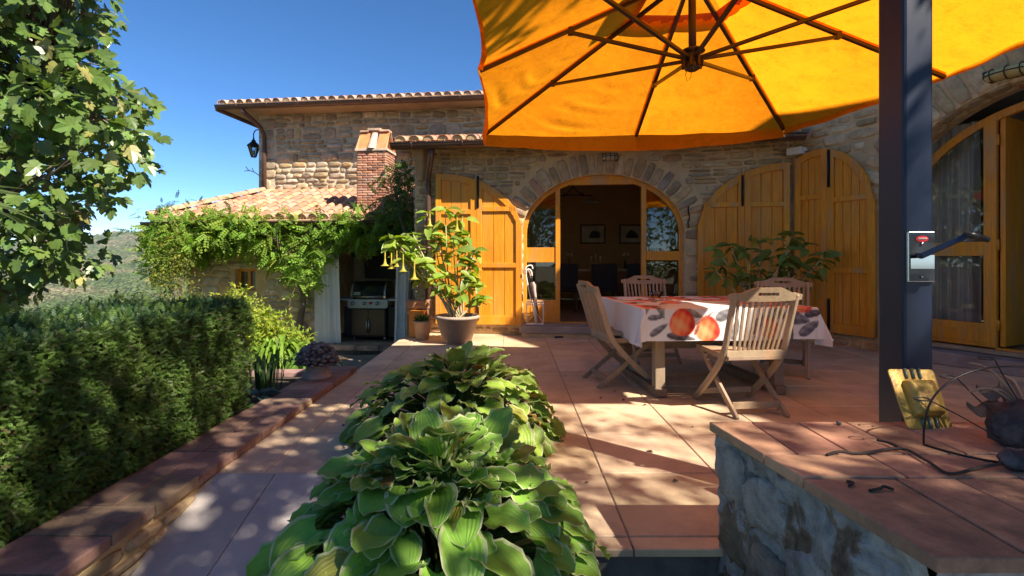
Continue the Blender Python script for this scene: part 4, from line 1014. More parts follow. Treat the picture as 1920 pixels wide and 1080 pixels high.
wirething('wire_hoop','dark wire hoop arching over the bench tiles in front of the yellow plate','wire',[[gp(1732,833,ZP),C(1733,800,1.74),C(1742,760,1.74),C(1765,728,1.74),C(1800,705,1.75),C(1840,692,1.76),C(1890,687,1.78),C(1990,690,1.8)],[gp(1732,833,ZP+.004),gp(1790,850,ZP+.004),gp(1862,865,ZP+.004),gp(1930,872,ZP+.004)]],.0035)
wirething('wire_hook','thin wire rod with a flat loop end crossing before the yellow plate','wire',[loop(C(1728,748,1.70),.025)+[C(1746,752,1.70),C(1800,780,1.72),C(1875,822,1.7)]],.0024,group='loop ended garden wires')
wirething('wire_hook','thin wire rod with its loop end beside the top of the blue post foot','wire',[loop(C(1776,706,1.80),.025)+[C(1795,710,1.80),C(1830,745,1.78),C(1880,790,1.72)]],.0024,group='loop ended garden wires')
wirething('wire_hook','wire rod with the highest loop end, standing before the stone doorstep','wire',[loop(C(1848,672,1.80),.025)+[C(1865,674,1.80),C(1890,720,1.78),C(1935,790,1.72)]],.0024,group='loop ended garden wires')
wirething('bare_branch','crooked dark branch lying across the bench tiles','branch',[[gp(1550,853,ZP+.006),gp(1575,847,ZP+.01),gp(1612,850,ZP+.008),gp(1689,841,ZP+.012),gp(1735,862,ZP+.01),gp(1779,888,ZP+.008),gp(1830,878,ZP+.012),gp(1885,868,ZP+.02)],[gp(1644,825,ZP+.01),gp(1668,830,ZP+.012),gp(1689,841,ZP+.012)]],.0048,m_twig)
wirething('dry_twig','short bent dry twig near the front row of bench tiles','twig',[[gp(1630,920,ZP+.003),gp(1650,916,ZP+.006),gp(1658,912,ZP+.008),gp(1676,918,ZP+.004)]],.0042,m_twig,'dry twigs on the bench')
wirething('dry_twig','tiny curled dry twig left of the longer twig on the bench','twig',[[gp(1588,902,ZP+.003),gp(1600,905,ZP+.006),gp(1592,911,ZP+.004)]],.004,m_twig,'dry twigs on the bench')
w=MB(); sp=gp(1573,797,ZP); w.lathe([(0,0),(.007,.002),(.010,.007),(.008,.013),(.003,.016),(0,.016)],sp,10); tag(w.build('seed_pod',m_bark,loc=sp),'small round brown seed pod at the back edge of the bench','seed pod')
# plant pot with dried plant at the right edge
pc=Vector((1.84,1.76,ZP))
pot=empty('potted_dry_plant',pc,'small terracotta pot of dried stems with broad brown leaves at the right edge','potted plant')
w=MB(); w.lathe([(0,0),(.05,0),(.075,.10),(.082,.10),(.085,.125),(.072,.125),(.066,.10),(0,.095)],pc,20); w.build('pot',m_terra,pot)
m_dry=mat('dead_leaf',(.085,.050,.04),.7,.3,8,.3,30,attr=False)
m_dst=mat('dry_stem',(.36,.20,.13),.7,.3,20)
for k in range(13):
    a=rnd.uniform(0,6.28); l=rnd.uniform(.10,.2); w=MB(); tip=pc+Vector((math.cos(a)*l*.9-.05,math.sin(a)*l*.6,.12+l*rnd.uniform(.3,1)))
    w.tube(smooth_path([pc+Vector((.01*math.cos(a),.01*math.sin(a),.1)),pc.lerp(tip,.6)+Vector((0,0,.08)),tip]),[.005]*10+[.003],6); w.build('stem',m_dst,pot)
for (px_,py_,ln,an,wd_) in ((1845,756,.14,185,.05),(1862,728,.12,160,.045),(1880,735,.10,80,.05),(1905,745,.10,30,.05),(1872,770,.11,200,.035)):
    c0=C(px_,py_,1.95); w=MB()
    d=Vector((math.cos(R(an)),.3*math.sin(R(an)),.25*math.sin(R(an)))).normalized(); sdv=Vector((-d.z*.4,.6,.6)).normalized()
    w.grid(lambda u,v: c0+d*(ln*(u-.5))+sdv*(wd_*(v-.5)*math.sin(math.pi*min(1,u*.96+.02))**.7)+Vector((0,0,-.04*abs(v-.5)+.015*math.sin(u*7))),10,6)
    w.build('dead_leaf',m_dry,pot)
w=MB(); rc=gp(1905,900,ZP)+Vector((.02,.10,.0)); 
def blob(w,c,r,sx=1,sy=1,sz=.7,col=(1,1,1),seed=0,a=.25,n=18,m=12):
    V=[]
    for j in range(m+1):
        t=math.pi*j/m
        for i in range(n):
            p=2*math.pi*i/n; d=Vector((math.sin(t)*math.cos(p),math.sin(t)*math.sin(p),math.cos(t)))
            k=1+a*mn.noise(d*1.7+Vector((seed,0,0)))+a*.5*mn.noise(d*4+Vector((seed,3,0)))
            V.append(Vector(c)+Vector((d.x*sx,d.y*sy,d.z*sz))*r*k)
    w.add(V,[(j*n+i,j*n+(i+1)%n,(j+1)*n+(i+1)%n,(j+1)*n+i) for j in range(m) for i in range(n)],col,True)
blob(w,C(1935,800,1.72)+Vector((0,0,.0)),.12,1,1,.75); m_rock=mat('dark_rock',(.045,.038,.04),.8,.3,12,.6,40,dirt=(.2,.19,.18),dirts=12,dirta=.5)
tag(w.build('dark_rock',m_rock,loc=C(1935,870,1.72)),'large dark lump of rock at the right picture edge','rock')
w=MB(); blob(w,gp(1912,880,ZP)+Vector((0,0,.028)),.045,1.2,1,.75,seed=5); tag(w.build('dark_rock',m_rock,loc=gp(1912,880,ZP)),'smaller white-flecked dark stone before the big rock','rock')

# ================================================================ table, cloth, chairs
TC=Vector((1.71,4.626,0)); tr=R(5); Mt=Matrix.Rotation(tr,3,'Z'); HA,HBt=.71,.62
tb=empty('garden_table',TC,'wooden garden table hidden under the fruit-print cloth','table')
lt=lambda x,y,z: Mt@Vector((x,y,z))+TC
teak=(.30,.22,.15)
w=MB(); w.add([lt(a,b_,z) for z in (.71,.745) for a,b_ in ((-HA,-HBt),(HA,-HBt),(HA,HBt),(-HA,HBt))],[(3,2,1,0),(4,5,6,7),(0,1,5,4),(1,2,6,5),(2,3,7,6),(3,0,4,7)],teak); w.build('tabletop',m_teak,tb)
for a in (-.52,.52):
    for b_ in (-.42,.42):
        w=MB(); w.box(lt(a,b_,.37),(.085,.085,.70),tr,col=jit(teak)); w.build('leg',m_teak,tb,bevel=.006)
    w=MB(); w.box(lt(a,0,.04),(.10,.98,.07),tr,col=(.2,.14,.09)); w.build('foot_rail',m_teak,tb,bevel=.008)
w=MB(); w.box(lt(0,0,.36),(1.0,.06,.08),tr,col=teak); w.build('stretcher',m_teak,tb,bevel=.006)
# cloth
SX,SY=HA+.32,HBt+.27; NX,NY=240,190
cs=np.linspace(-SX,SX,NX+1); ct=np.linspace(-SY,SY,NY+1); GS,GT=np.meshgrid(cs,ct)
def drape(s,t):
    ex=max(0,abs(s)-HA-.005); ey=max(0,abs(t)-HBt-.005); x=max(-HA-.005,min(HA+.005,s)); y=max(-HBt-.005,min(HBt+.005,t)); z=.752
    rr_=.012
    def fold(e): 
        return (min(e,rr_),max(0,e-rr_*.6)) 
    ox,dx=fold(ex); oy,dy=fold(ey); sx_=1 if s>0 else -1; sy_=1 if t>0 else -1
    if ex>0 and ey>0:
        d=max(dx,dy); m_=min(ex,ey); z-=d
        # corner folds outward as a pleat
        out=.55*m_
        if ex>ey: x+=sx_*(ox+.02+ .15*ey); y+=sy_*(out*.8)
        else: y+=sy_*(oy+.02+.15*ex); x+=sx_*(out*.8)
    elif ex>0: z-=dx; x+=sx_*(ox+.012*math.sin(t*13+1)*ex/.2+.05*ex)
    elif ey>0: z-=dy; y+=sy_*(oy+.010*math.sin(s*11)*ey/.2+.012*math.sin(s*5.2+1)*ey/.2+.05*ey)
    if ex==0 and ey==0: z+=.0015*math.sin(s*17)*math.sin(t*13)
    return lt(x,y,z)
V=[drape(s,t) for t in ct for s in cs]
PC=np.zeros((NY+1,NX+1,3))+np.array([.70,.69,.67])
pr=random.Random(21)
def paint(mask,col):
    m_=np.clip(mask,0,1)[...,None]; PC[:]=PC*(1-m_)+np.asarray(col)*m_
def soft(d,w_=.006): return np.clip(.5-d/w_,0,1)
def leafp(cx,cy,ln,wd_,an,col):
    X=GS-cx;Y=GT-cy; c_,s_=math.cos(an),math.sin(an); u=(X*c_+Y*s_)/ln; v=(-X*s_+Y*c_)
    hw=wd_*np.sqrt(np.clip(1-u*u,0,1))*(1-.35*u); m_=soft(np.abs(v)-hw)*(np.abs(u)<1)
    k=(.75+.5*(v>0))[...,None]; sh=np.asarray(col)*k*(1+.25*np.sin(u*9+v*60))[...,None]
    PC[:]=PC*(1-m_[...,None])+sh*m_[...,None]
def fruit(cx,cy,r):
    X=(GS-cx)/r;Y=(GT-cy)/(r*1.05); d=np.sqrt(X*X+Y*Y)*(1+.05*np.sin(3*np.arctan2(Y,X)))
    m_=soft((d-1)*r); t=np.clip(np.sqrt((X+.25)**2+(Y+.15)**2),0,1.3)[...,None]
    c1=np.array([.78,.38,.16]); c2=np.array([.80,.15,.05]); c3=np.array([.55,.03,.02])
    n_=(.12*np.sin(X*5+Y*7)+.1*np.sin(X*11-Y*4))[...,None]; tt=np.clip(t+n_,0,1.4)
    cc=np.where(tt<.75,c1+(c2-c1)*(tt/.75)**1.5,c2+(c3-c2)*np.clip((tt-.75)/.35,0,1))
    PC[:]=PC*(1-m_[...,None])+cc*m_[...,None]
G1=(.17,.165,.18);G2=(.22,.22,.17);G3=(.10,.09,.10)
# front drop, as in the photograph
for a in ((-.62,-.70,.07,.022,.1,G1),(-.60,-.80,.085,.026,.6,G1),(-.42,-.86,.12,.028,-.15,G3),(-.33,-.67,.10,.03,-.35,G2),(-.05,-.68,.09,.04,.5,G1),(.02,-.80,.09,.03,1.2,G1),(.55,-.72,.12,.05,-.2,G1),(.66,-.80,.10,.04,.6,G1),(.50,-.84,.09,.03,1.5,G1),(.70,-.68,.08,.03,.15,G3),(.36,-.70,.1,.04,.7,G2)): leafp(*a)
fruit(-.41,-.745,.105); fruit(-.20,-.80,.100); leafp(-.29,-.80,.05,.014,1.1,(.25,.08,.05)); leafp(-.22,-.71,.09,.008,.6,(.3,.1,.05)); leafp(.21,-.76,.09,.035,1.0,G1); fruit(.32,-.80,.08)
# table top and other drops
for k in range(46):
    cx,cy=pr.uniform(-SX,SX),pr.uniform(-.60,SY); 
    for j in range(3): a_=pr.uniform(0,6.28); leafp(cx+.12*math.cos(a_),cy+.12*math.sin(a_),pr.uniform(.07,.12),pr.uniform(.02,.035),a_,pr.choice((G1,G2,G3)))
    if abs(cx)<HA+.05 or cx>0: fruit(cx,cy,pr.uniform(.07,.11))
# leave the left drop mostly white as in the photo
PC[(GS<-HA+.0)]=np.array([.70,.69,.67])
w=MB(); w.add(V,np.array([(j*(NX+1)+i,j*(NX+1)+i+1,(j+1)*(NX+1)+i+1,(j+1)*(NX+1)+i) for j in range(NY) for i in range(NX)]),smooth=True,vc=PC.reshape(-1,3))
def vcmat(name,rough=.8,trans=.0,spec=.3):
    m=bpy.data.materials.new(name); m.use_nodes=True; nt=m.node_tree; L=nt.links.new; b_=nt.nodes['Principled BSDF']; setin(b_,Roughness=rough); b_.inputs['Specular IOR Level'].default_value=spec
    a=nn(nt,'ShaderNodeAttribute',attribute_name='vc'); L(a.outputs['Color'],b_.inputs['Base Color'])
    g=nn(nt,'ShaderNodeNewGeometry'); n=nn(nt,'ShaderNodeTexNoise'); setin(n,Scale=14,Detail=4); L(g.outputs['Position'],n.inputs['Vector'])
    bp=nn(nt,'ShaderNodeBump'); setin(bp,Strength=.25,Distance=.01); L(n.outputs[0],bp.inputs['Height']); L(bp.outputs[0],b_.inputs['Normal'])
    return m
tag(w.build('tablecloth',vcmat('fruit_print_cloth',.75),loc=TC+Vector((0,0,.45)),vattr=True),'white tablecloth printed with red fruit and grey leaves draped over the garden table','tablecloth')
# glass bowl rim on the table
w=MB(); bc=lt(-.20,.45,.755); w.lathe([(.03,0),(.05,.01),(.075,.06),(.073,.06),(.048,.014),(0,.01)],bc,24); tag(w.build('glass_bowl',m_glass,loc=bc),'small clear glass bowl on the far side of the tablecloth','bowl')

def chair(label, col, group=None):
    root=empty('folding_chair',(0,0,0),label,'chair','slatted wooden folding chairs around the table')
    cj=lambda: jit(col,.16)
    yb=lambda z: -.20-(z-.45)*.30
    for sx in (-1,1):
        w=MB(); xs=.235*sx
        w.bar(smooth_path([(xs,yb(.90),.90),(xs,yb(.70)+.005,.70),(xs,-.185,.45),(xs,-.02,.25),(xs*.98,.26,.0)],4),.026,[.05]*17,(1,0,0),cj()); w.build('long_leg',m_teak,root,bevel=.006)
        w=MB(); w.bar([(.195*sx,.22,.43),(.195*sx,-.02,.22),(.195*sx,-.30,.0)],.024,.044,(1,0,0),cj()); w.build('rear_leg',m_teak,root,bevel=.005)
        w=MB(); w.bar([(.208*sx,-.20,.415),(.208*sx,.26,.435)],.022,.04,(1,0,0),cj()); w.build('seat_rail',m_teak,root,bevel=.004)
    w=MB()
    for i in range(8):
        y=-.17+i*.058; w.box((0,y,.436+.02*(y)),(.40,.048,.016),col=cj())
    w.build('seat',m_teak,root,bevel=.003)
    w=MB()   # crest rail with handle slot
    def zt(x): 
        a=abs(x); return .905+.040*(1 if a<.10 else max(0,1-(a-.10)/.10)**1.2) - (.012*max(0,(a-.24)/.04) if a>.24 else 0)
    N=28
    for i in range(N):
        x0=-.275+.55*i/N; x1=-.275+.55*(i+1)/N
        def blk(za0,za1,zb0,zb1):
            P=[]
            for (x,z) in ((x0,za0),(x1,za1)): P.append((x,yb(z)-.018+.25*(.0756-x*x)*.3,z))
            P2=[]
            q=lambda x,z,o: Vector((x,yb(z)+o-.02*(1-(x/.275)**2),z))
            w.hexa([q(x0,za0,-.016),q(x1,za1,-.016),q(x1,za1,.016),q(x0,za0,.016),q(x0,zb0,-.016),q(x1,zb1,-.016),q(x1,zb1,.016),q(x0,zb0,.016)],crestc)
        xm=(x0+x1)/2
        zb=lambda x: .845+.012*(abs(x)/.275)**2
        if i==0: crestc=cj()
        if abs(xm)<.072: blk(zb(x0),zb(x1),.888,.888); blk(.91,.91,zt(x0),zt(x1))
        else: blk(zb(x0),zb(x1),zt(x0),zt(x1))
    bm_=w.build('crest_rail',m_teak,root)
    for i in range(10):
        f=(i-4.5)/4.5; w=MB(); w.bar([(f*.200,yb(.86)-.010*(1-f*f),.86),(f*.185,yb(.66)-.012*(1-f*f),.66),(f*.165,yb(.47),.465)],.020,.012,(1,0,0),cj()); w.build('slat',m_teak,root,bevel=.002)
    w=MB(); w.box((0,yb(.46),.455),(.45,.028,.045),col=cj()); w.box((0,-.205,.42),(.43,.03,.03),col=cj()); w.build('back_rail',m_teak,root,bevel=.004)
    w=MB(); w.box((0,-.215,.075),(.37,.018,.05),col=cj()); w.build('stretcher',m_teak,root,bevel=.003)
    w=MB(); w.box((0,.17,.085),(.42,.018,.045),col=cj()); w.build('front_stretcher',m_teak,root,bevel=.003)
    return root
ch1=chair('grey weathered folding chair nearest the camera with its back to us',(.37,.265,.17))
ch1.location=(1.765,3.86,0); ch1.rotation_euler=(0,0,R(7))
def chcopy(loc,rz,label):
    c=copy_tree(ch1); c.location=loc; c.rotation_euler=(0,0,R(rz)); c['label']=label; return c
chcopy((1.02,4.64,0),-80,'grey folding chair at the left end of the table, seen side on with a cushion')
chcopy((1.60,5.66,0),181,'folding chair on the far side of the table in front of the glass door')
chcopy((2.74,5.04,0),150,'folding chair at the far right corner of the table before the shutters')
# cushion on the left chair
w=MB(); M1=Matrix.Translation((1.02,4.64,0))@Matrix.Rotation(R(-80),4,'Z')
def cus(u,v,sg):
    x,y=(u-.5)*2,(v-.5)*2; e=(1-abs(x)**4)*(1-abs(y)**4); return M1@Vector((x*.21,y*.20+.02,.472+sg*.028*max(0,e)**.4+.004*math.sin(x*5)*math.sin(y*4)))
w.grid(lambda u,v: cus(u,v,1),18,18); w.grid(lambda u,v: cus(1-u,v,-1),18,18)
tag(w.build('seat_cushion',mat('grey_green_cushion',(.20,.24,.22),.9,.1,5,.2,150),loc=(1.02,4.64,.445)),'flat grey-green cushion on the seat of the left chair','cushion')

# ================================================================ porch contents
yf=-.455
ghw=W.hit(695,600,-.30)[0]
gr=empty('gas_grill',W.pt(ghw,yf,-.45),'black and steel gas barbecue grill with closed lid in the porch','grill')
w=MB(); W.box(w,ghw-.36,ghw+.34,yf+.06,.18,-.75,-.22); W.box(w,ghw-.55,ghw-.36,yf+.05,.20,-.70,-.30); W.box(w,ghw+.34,ghw+.55,yf+.05,.20,-.70,-.30); w.build('cabinet',m_black,gr,bevel=.01)
m_gdoor=mat('dark_steel_door',(.10,.085,.075),.35,.12,2,metal=.75)
for a,b_,hx in ((ghw-.34,ghw-.012,ghw-.03),(ghw-.006,ghw+.32,ghw+.015)):
    w=MB(); W.box(w,a,b_,yf+.10,.15,-.22,-.20); d=w.build('cabinet_door',m_gdoor,gr,bevel=.004)
    w=MB(); w.tube([W.pt(hx,-.30,-.17),W.pt(hx,-.05,-.17)],.012,8); w.build('handle',m_chrome,d)
w=MB(); 
P=[(-.42,.21),(-.39,.18),(.37,.18),(.40,.21),(.40,.355),(-.42,.355)]
w.prism([W.pt(ghw+a,z,-.16) for a,z in P],-W.n*.05); 
m_panel=mat('blue_grey_steel_panel',(.36,.42,.50),.35,.05,5,metal=.5)
pn=w.build('control_panel',m_panel,gr,bevel=.006)
for a in (-.30,-.07,.19):
    w=MB(); w.tube([W.pt(ghw+a,.275,-.16),W.pt(ghw+a,.275,-.12)],.034,18); w.tube([W.pt(ghw+a,.275,-.12),W.pt(ghw+a,.275,-.105)],.022,18); w.build('knob',m_chrome,pn)
w=MB(); w.tube([W.pt(ghw+.06,.285,-.16),W.pt(ghw+.06,.285,-.115)],.026,18); w.build('ignition_knob',mat('red_knob',(.5,.05,.03),.4,.05,5),pn)
for a,b_ in ((-.72,-.42),(.40,.68)):
    w=MB(); W.box(w,ghw+a,ghw+b_,.325,.365,-.72,-.18); w.build('side_shelf',m_panel,gr,bevel=.006)
w=MB(); prof=[(-.20,.37),(-.185,.42),(-.21,.53),(-.27,.64),(-.36,.69),(-.52,.70),(-.64,.66),(-.70,.55),(-.72,.37)]
n=len(prof); V=[W.pt(ghw+u,z,w_) for u in (-.36,.34) for w_,z in prof]; w.add(V,[(i,i+1,n+i+1,n+i) for i in range(n-1)],smooth=False); w.add(V,[tuple(range(n))[::-1],tuple(range(n,2*n))]); ld=w.build('lid',mat('black_enamel_lid',(.012,.013,.016),.12,.05,5,coat=.5),gr,bevel=.008)
for u0,u1 in ((-.365,-.325),(.305,.345)):
    w=MB(); V=[W.pt(ghw+u,z+.004,w_+.006) for u in (u0,u1) for w_,z in prof[:6]]; w.add(V,[(i,i+1,6+i+1,6+i) for i in range(5)]); w.build('lid_band',m_chrome,ld)
w=MB(); w.tube([W.pt(ghw-.33,.405,-.14),W.pt(ghw+.30,.405,-.14)],.013,10); w.tube([W.pt(ghw-.31,.405,-.14),W.pt(ghw-.31,.41,-.19)],.009,6); w.tube([W.pt(ghw+.28,.405,-.14),W.pt(ghw+.28,.41,-.19)],.009,6); w.build('lid_handle',m_chrome,ld)
w=MB(); bq=lambda u,t: W.pt(ghw+u,.435+.075*t,-.182-.028*t+.003); w.add([bq(-.30,.05),bq(-.17,.05),bq(-.17,.75),bq(-.30,.75)],[(0,1,2,3)]); bd=w.build('badge_plate',m_white,ld)
w=MB()
for k in range(5):
    u=-.287+k*.024; w.add([bq(u,.2)+W.n*.004,bq(u+.013,.2)+W.n*.004,bq(u+.013,.6)+W.n*.004,bq(u,.6)+W.n*.004],[(0,1,2,3)])
w.build('badge_lettering',m_black,bd)
for a in (-.32,.30):
    w=MB(); w.tube([W.pt(ghw+a-.015,yf+.035,-.28),W.pt(ghw+a+.015,yf+.035,-.28)],.035,14); w.build('caster',m_chrome,gr)
# curtains
zr=1.50
def cur(px0,px1,pxb0,pxb1,zb,label,seed,wv,cat='curtain',zt_=1.5,wo_=.10):
    t0=W.pt(W.hit(px0,450,wo_)[0],zt_,wo_); t1=W.pt(W.hit(px1,450,wo_)[0],zt_,wo_); b0=W.hit(pxb0,650,wo_)[0]; b1=W.hit(pxb1,650,wo_)[0]
    r=random.Random(seed); ph=[r.uniform(0,6) for _ in range(4)]; w=MB(); ua_,ub_=W.hit(px0,450,wo_)[0],W.hit(px1,450,wo_)[0]
    def f(u,v):
        a=ua_+(ub_-ua_)*u; b_=b0+(b1-b0)*u; k=v**1.3; uu=a+(b_-a)*k
        ww=wo_+ .040*(.6+.5*v)*math.sin(u*wv*2*math.pi+ph[0]+.5*math.sin(2*v+ph[1]))+.018*math.sin(u*wv*3.9+ph[2])
        return W.pt(uu+.012*math.cos(u*wv*2*math.pi+ph[0]),zt_+(zb-zt_)*v+.012*math.sin(u*8)*v,ww)
    w.grid(f,110,24); c0=W.pt((b0+b1)/2,zb,wo_)
    return tag(w.build('curtain',m_cloth_w,loc=c0),label,cat,'white curtains of the barbecue porch')
cur(591,636,592,641,-.62,'wide white curtain on the left side of the barbecue porch',3,5)
cur(744,772,738,771,-.60,'narrow white curtain between the grill and the annex corner',5,4,zt_=1.50)
w=MB(); w.tube([W.pt(wo,1.51,.10),W.pt(wr+.2,1.51,.10)],.012,8); w.build('curtain_rod',m_iron,wing)
# stone finial (carved fruit basket) on the kerb
fc=Vector((-1.79,4.55,.057))
fi=empty('stone_finial',fc,'carved round stone fruit-basket finial standing at the far end of the brick kerb','garden ornament')
w=MB(); w.lathe([(0,0),(.125,0),(.128,.025),(.112,.05),(.095,.08),(.095,.12),(.12,.14),(0,.14)],fc,28,col=(1,1,1)); w.build('pedestal',mat('pale_worn_stone',(.42,.33,.28),.9,.2,8,.4,60,dirt=(.2,.16,.15),dirts=6),fi)
w=MB(); m_carve=mat('dark_weathered_stone',(1,1,1),.92,.35,14,.8,60,attr=True)
w.lathe([(0,.13),(.15,.135),(.165,.165),(.155,.21),(.12,.26),(.06,.295),(0,.305)],fc,24,col=(.05,.04,.04))
for k in range(330):
    a=rnd.uniform(0,6.283); t=rnd.random()**.8; zz=.135+.175*t; rr_=.172*math.sqrt(max(0,1-((zz-.15)/.165)**2))
    blob(w,fc+Vector((rr_*math.cos(a),rr_*math.sin(a),zz)),rnd.uniform(.010,.021),rnd.uniform(.7,1.5),rnd.uniform(.7,1.5),rnd.uniform(.5,1),jit(rnd.choice(((.15,.13,.12),(.10,.088,.08),(.21,.185,.16))),.2),k,.4,8,6)
w.build('carved_fruit',m_carve,fi)

# ================================================================ things by the annex wall
def potprof(r0,r1,h,rim=.03): return [(0,0),(r0,0),(r1*.96,h-rim*1.3),(r1,h-rim*1.3),(r1+.015,h-rim*.5),(r1,h),(r1-.03,h),(r1-.035,h-.06),(0,h-.06)]
# orange planter, succulent pot, timber box
op=A.pt(A.hit(782,620,.35)[0],0,.35)
w=MB(); w.box(op+Vector((0,0,.19)),(.20,.20,.38),0,taper=1); w.box(op+Vector((0,0,.36)),(.235,.235,.04)); tag(w.build('orange_planter',mat('orange_plastic',(.72,.25,.03),.5,.08,5),loc=op,bevel=.01),'tall square orange planter at the annex corner behind the succulent pot','planter')
sp_=A.pt(A.hit(792,630,.62)[0],0,.62)
su=empty('succulent_pot',sp_,'terracotta pot of dark green succulent beside the downpipe','potted plant')
w=MB(); w.lathe(potprof(.09,.125,.27,.02),sp_,24); w.build('pot',mat('pale_terracotta',(.46,.30,.21),.85,.2,8,.3,60,dirt=(.3,.22,.18),dirts=5),su)
w=MB()
for k in range(60):
    a=rnd.uniform(0,6.28); l=rnd.uniform(.08,.16); e=rnd.uniform(.3,1.4); d=Vector((math.cos(a)*math.cos(e),math.sin(a)*math.cos(e),math.sin(e))); s_=Vector((-math.sin(a),math.cos(a),0)); o_=sp_+Vector((.04*math.cos(a),.04*math.sin(a),.25))
    w.add([o_,o_+d*l*.6+s_*.018,o_+d*l,o_+d*l*.6-s_*.018],[(0,1,2,3)],jit((.05,.12,.035),.3))
w.build('leaves',m_leaf,su)
tbx=A.pt(A.hit(786,600,.1)[0],0,.12)
w=MB(); w.box(tbx+Vector((0,0,.46)),(.34,.22,.13),R(-6),col=(1,1,1)); w.box(tbx+Vector((-.13,0,.2)),(.05,.2,.4),R(-6)); w.box(tbx+Vector((.13,0,.2)),(.05,.2,.4),R(-6)); tag(w.build('wooden_crate',mat('raw_brown_wood',(.36,.20,.11),.8,.25,6,.3,60,stretch=(1,1,4)),loc=tbx,bevel=.006),'brown wooden block stand behind the orange planter','wooden stand')
# umbrella stand on the threshold
ust=A.pt(A.hit(1003,600,.12)[0],.167,.12)
us_o=empty('umbrella_stand',ust,'white metal cage umbrella stand on the doorstep','umbrella stand')
w=MB(); hw_,hd_,hh_=.125,.09,.34
m_wm=mat('white_painted_metal',(.72,.66,.62),.4,.05,5)
for sx in (-1,0,1):
    for sy in (-1,1): w.tube([ust+Vector((sx*hw_,sy*hd_,0)),ust+Vector((sx*hw_,sy*hd_,hh_))],.006,6)
for z_ in (.01,.30,hh_): 
    w.tube([ust+Vector((sx*hw_,sy*hd_,z_)) for sx,sy in ((-1,-1),(1,-1),(1,1),(-1,1),(-1,-1))],.006,6)
w.tube(smooth_path([ust+Vector((-hw_,-hd_,.04)),ust+Vector((-.03,-hd_,.16)),ust+Vector((0,-hd_,.28))]),.004,6); w.tube(smooth_path([ust+Vector((hw_,-hd_,.04)),ust+Vector((.03,-hd_,.16)),ust+Vector((0,-hd_,.28))]),.004,6)
w.build('cage',m_wm,us_o); w=MB(); w.box(ust+Vector((0,0,.012)),(.26,.19,.012)); w.build('tray',m_wm,us_o)
def brolly(dx,dz,lean,col,label,r=.03,L=.62):
    b0=ust+Vector((dx,0,.02)); d=Vector((lean,.02,1)).normalized(); root=empty('closed_umbrella',b0,label,'umbrella','things held in the umbrella stand')
    w=MB(); V=[];n=16;prof=[(.0,.004),(.15,.014),(.45,.032),(.60,.038),(.66,.020)]
    x_=d.cross(Vector((0,1,0))).normalized(); y_=d.cross(x_)
    for t,rr_ in prof:
        for k in range(n):
            a=2*math.pi*k/n+t*3; q=rr_*(1+.28*math.sin(a*4)); V.append(b0+d*(t*L/.66)+x_*(q*math.cos(a))+y_*(q*math.sin(a)))
    w.add(V,[(j*n+k,j*n+(k+1)%n,(j+1)*n+(k+1)%n,(j+1)*n+k) for j in range(4) for k in range(n)],smooth=True); w.build('folded_cloth',mat(label.split()[0]+'_umbrella_cloth',col,.7,.1,6),root)
    w=MB(); w.tube([b0+d*L,b0+d*(L+.1)],.008,8); w.build('shaft',m_black,root)
    w=MB(); t0=b0+d*(L+.09); w.tube(smooth_path([t0,t0+d*.06,t0+d*.10+Vector((-.03,0,0)),t0+d*.085+Vector((-.07,0,0)),t0+d*.04+Vector((-.085,0,0))]),.011,8); w.build('hook_handle',m_terra if dz else m_white,root)
brolly(.07,1,-.20,(.16,.10,.085),'dark brown folded umbrella with a crook handle in the cage stand')
brolly(.04,0,-.12,(.42,.33,.28),'beige folded umbrella with a pale handle in the cage stand')
w=MB(); b0=ust+Vector((.03,.03,.02)); w.tube(smooth_path([b0,b0+Vector((-.12,0,.5)),b0+Vector((-.17,0,.78)),b0+Vector((-.14,0,.85)),b0+Vector((-.08,0,.86)),b0+Vector((-.06,0,.81))]),.010,8); tag(w.build('walking_cane',m_white,loc=b0),'pale walking cane with a curved top leaning in the cage stand','cane','things held in the umbrella stand')
# wall anchor, lamps, sensor box
w=MB(); au=A.hit(1290,408)[0]; av=1.76; w.tube(smooth_path([A.pt(au,av-.16,.03),A.pt(au-.008,av-.08,.035),A.pt(au+.012,av,.04),A.pt(au-.004,av+.08,.035),A.pt(au,av+.16,.03)]),.010,6); w.build('iron_anchor',m_iron,annex)
def bulkhead(fr,u,v,ln,ht,name_label,col):
    c0=fr.pt(u,v,0); root=empty('bulkhead_lamp',c0,name_label,'wall lamp'); w=MB()
    fr.box(w,u-ln*.5,u+ln*.5,v-ht*.42,v+ht*.42,.0,.03); w.build('base',m_rib,root,bevel=.008)
    w=MB(); n=20; V=[]
    for j in range(7):
        t=math.pi/2*j/6
        for k in range(n):
            a=2*math.pi*k/n; ca,sa=math.cos(a),math.sin(a); ex=lambda q: math.copysign(abs(q)**.6,q); V.append(fr.pt(u+ln*.46*ex(ca)*math.cos(t),v+ht*.40*ex(sa)*math.cos(t),.03+.09*math.sin(t)))
    w.add(V,[(j*n+k,j*n+(k+1)%n,(j+1)*n+(k+1)%n,(j+1)*n+k) for j in range(6) for k in range(n)],smooth=True); w.build('lens',mat(col[0],col[1],.25,.1,8,coat=.4),root)
    w=MB()
    for f_ in (-.5,0,.5): w.tube([fr.pt(u+f_*ln*.55,v-ht*.42*math.cos(a),.035+.10*math.sin(a)) for a in np.linspace(0,math.pi,11)],.006,6)
    w.tube([fr.pt(u-ln*.46*math.cos(a),v,.035+.10*math.sin(a)) for a in np.linspace(0,math.pi,13)],.006,6)
    w.build('wire_guard',m_rib,root)
bulkhead(A,A.hit(1143,293)[0],2.66,.24,.14,'small caged bulkhead lamp on the stones above the arched glass door',('frosted_lens',(.45,.40,.30)))
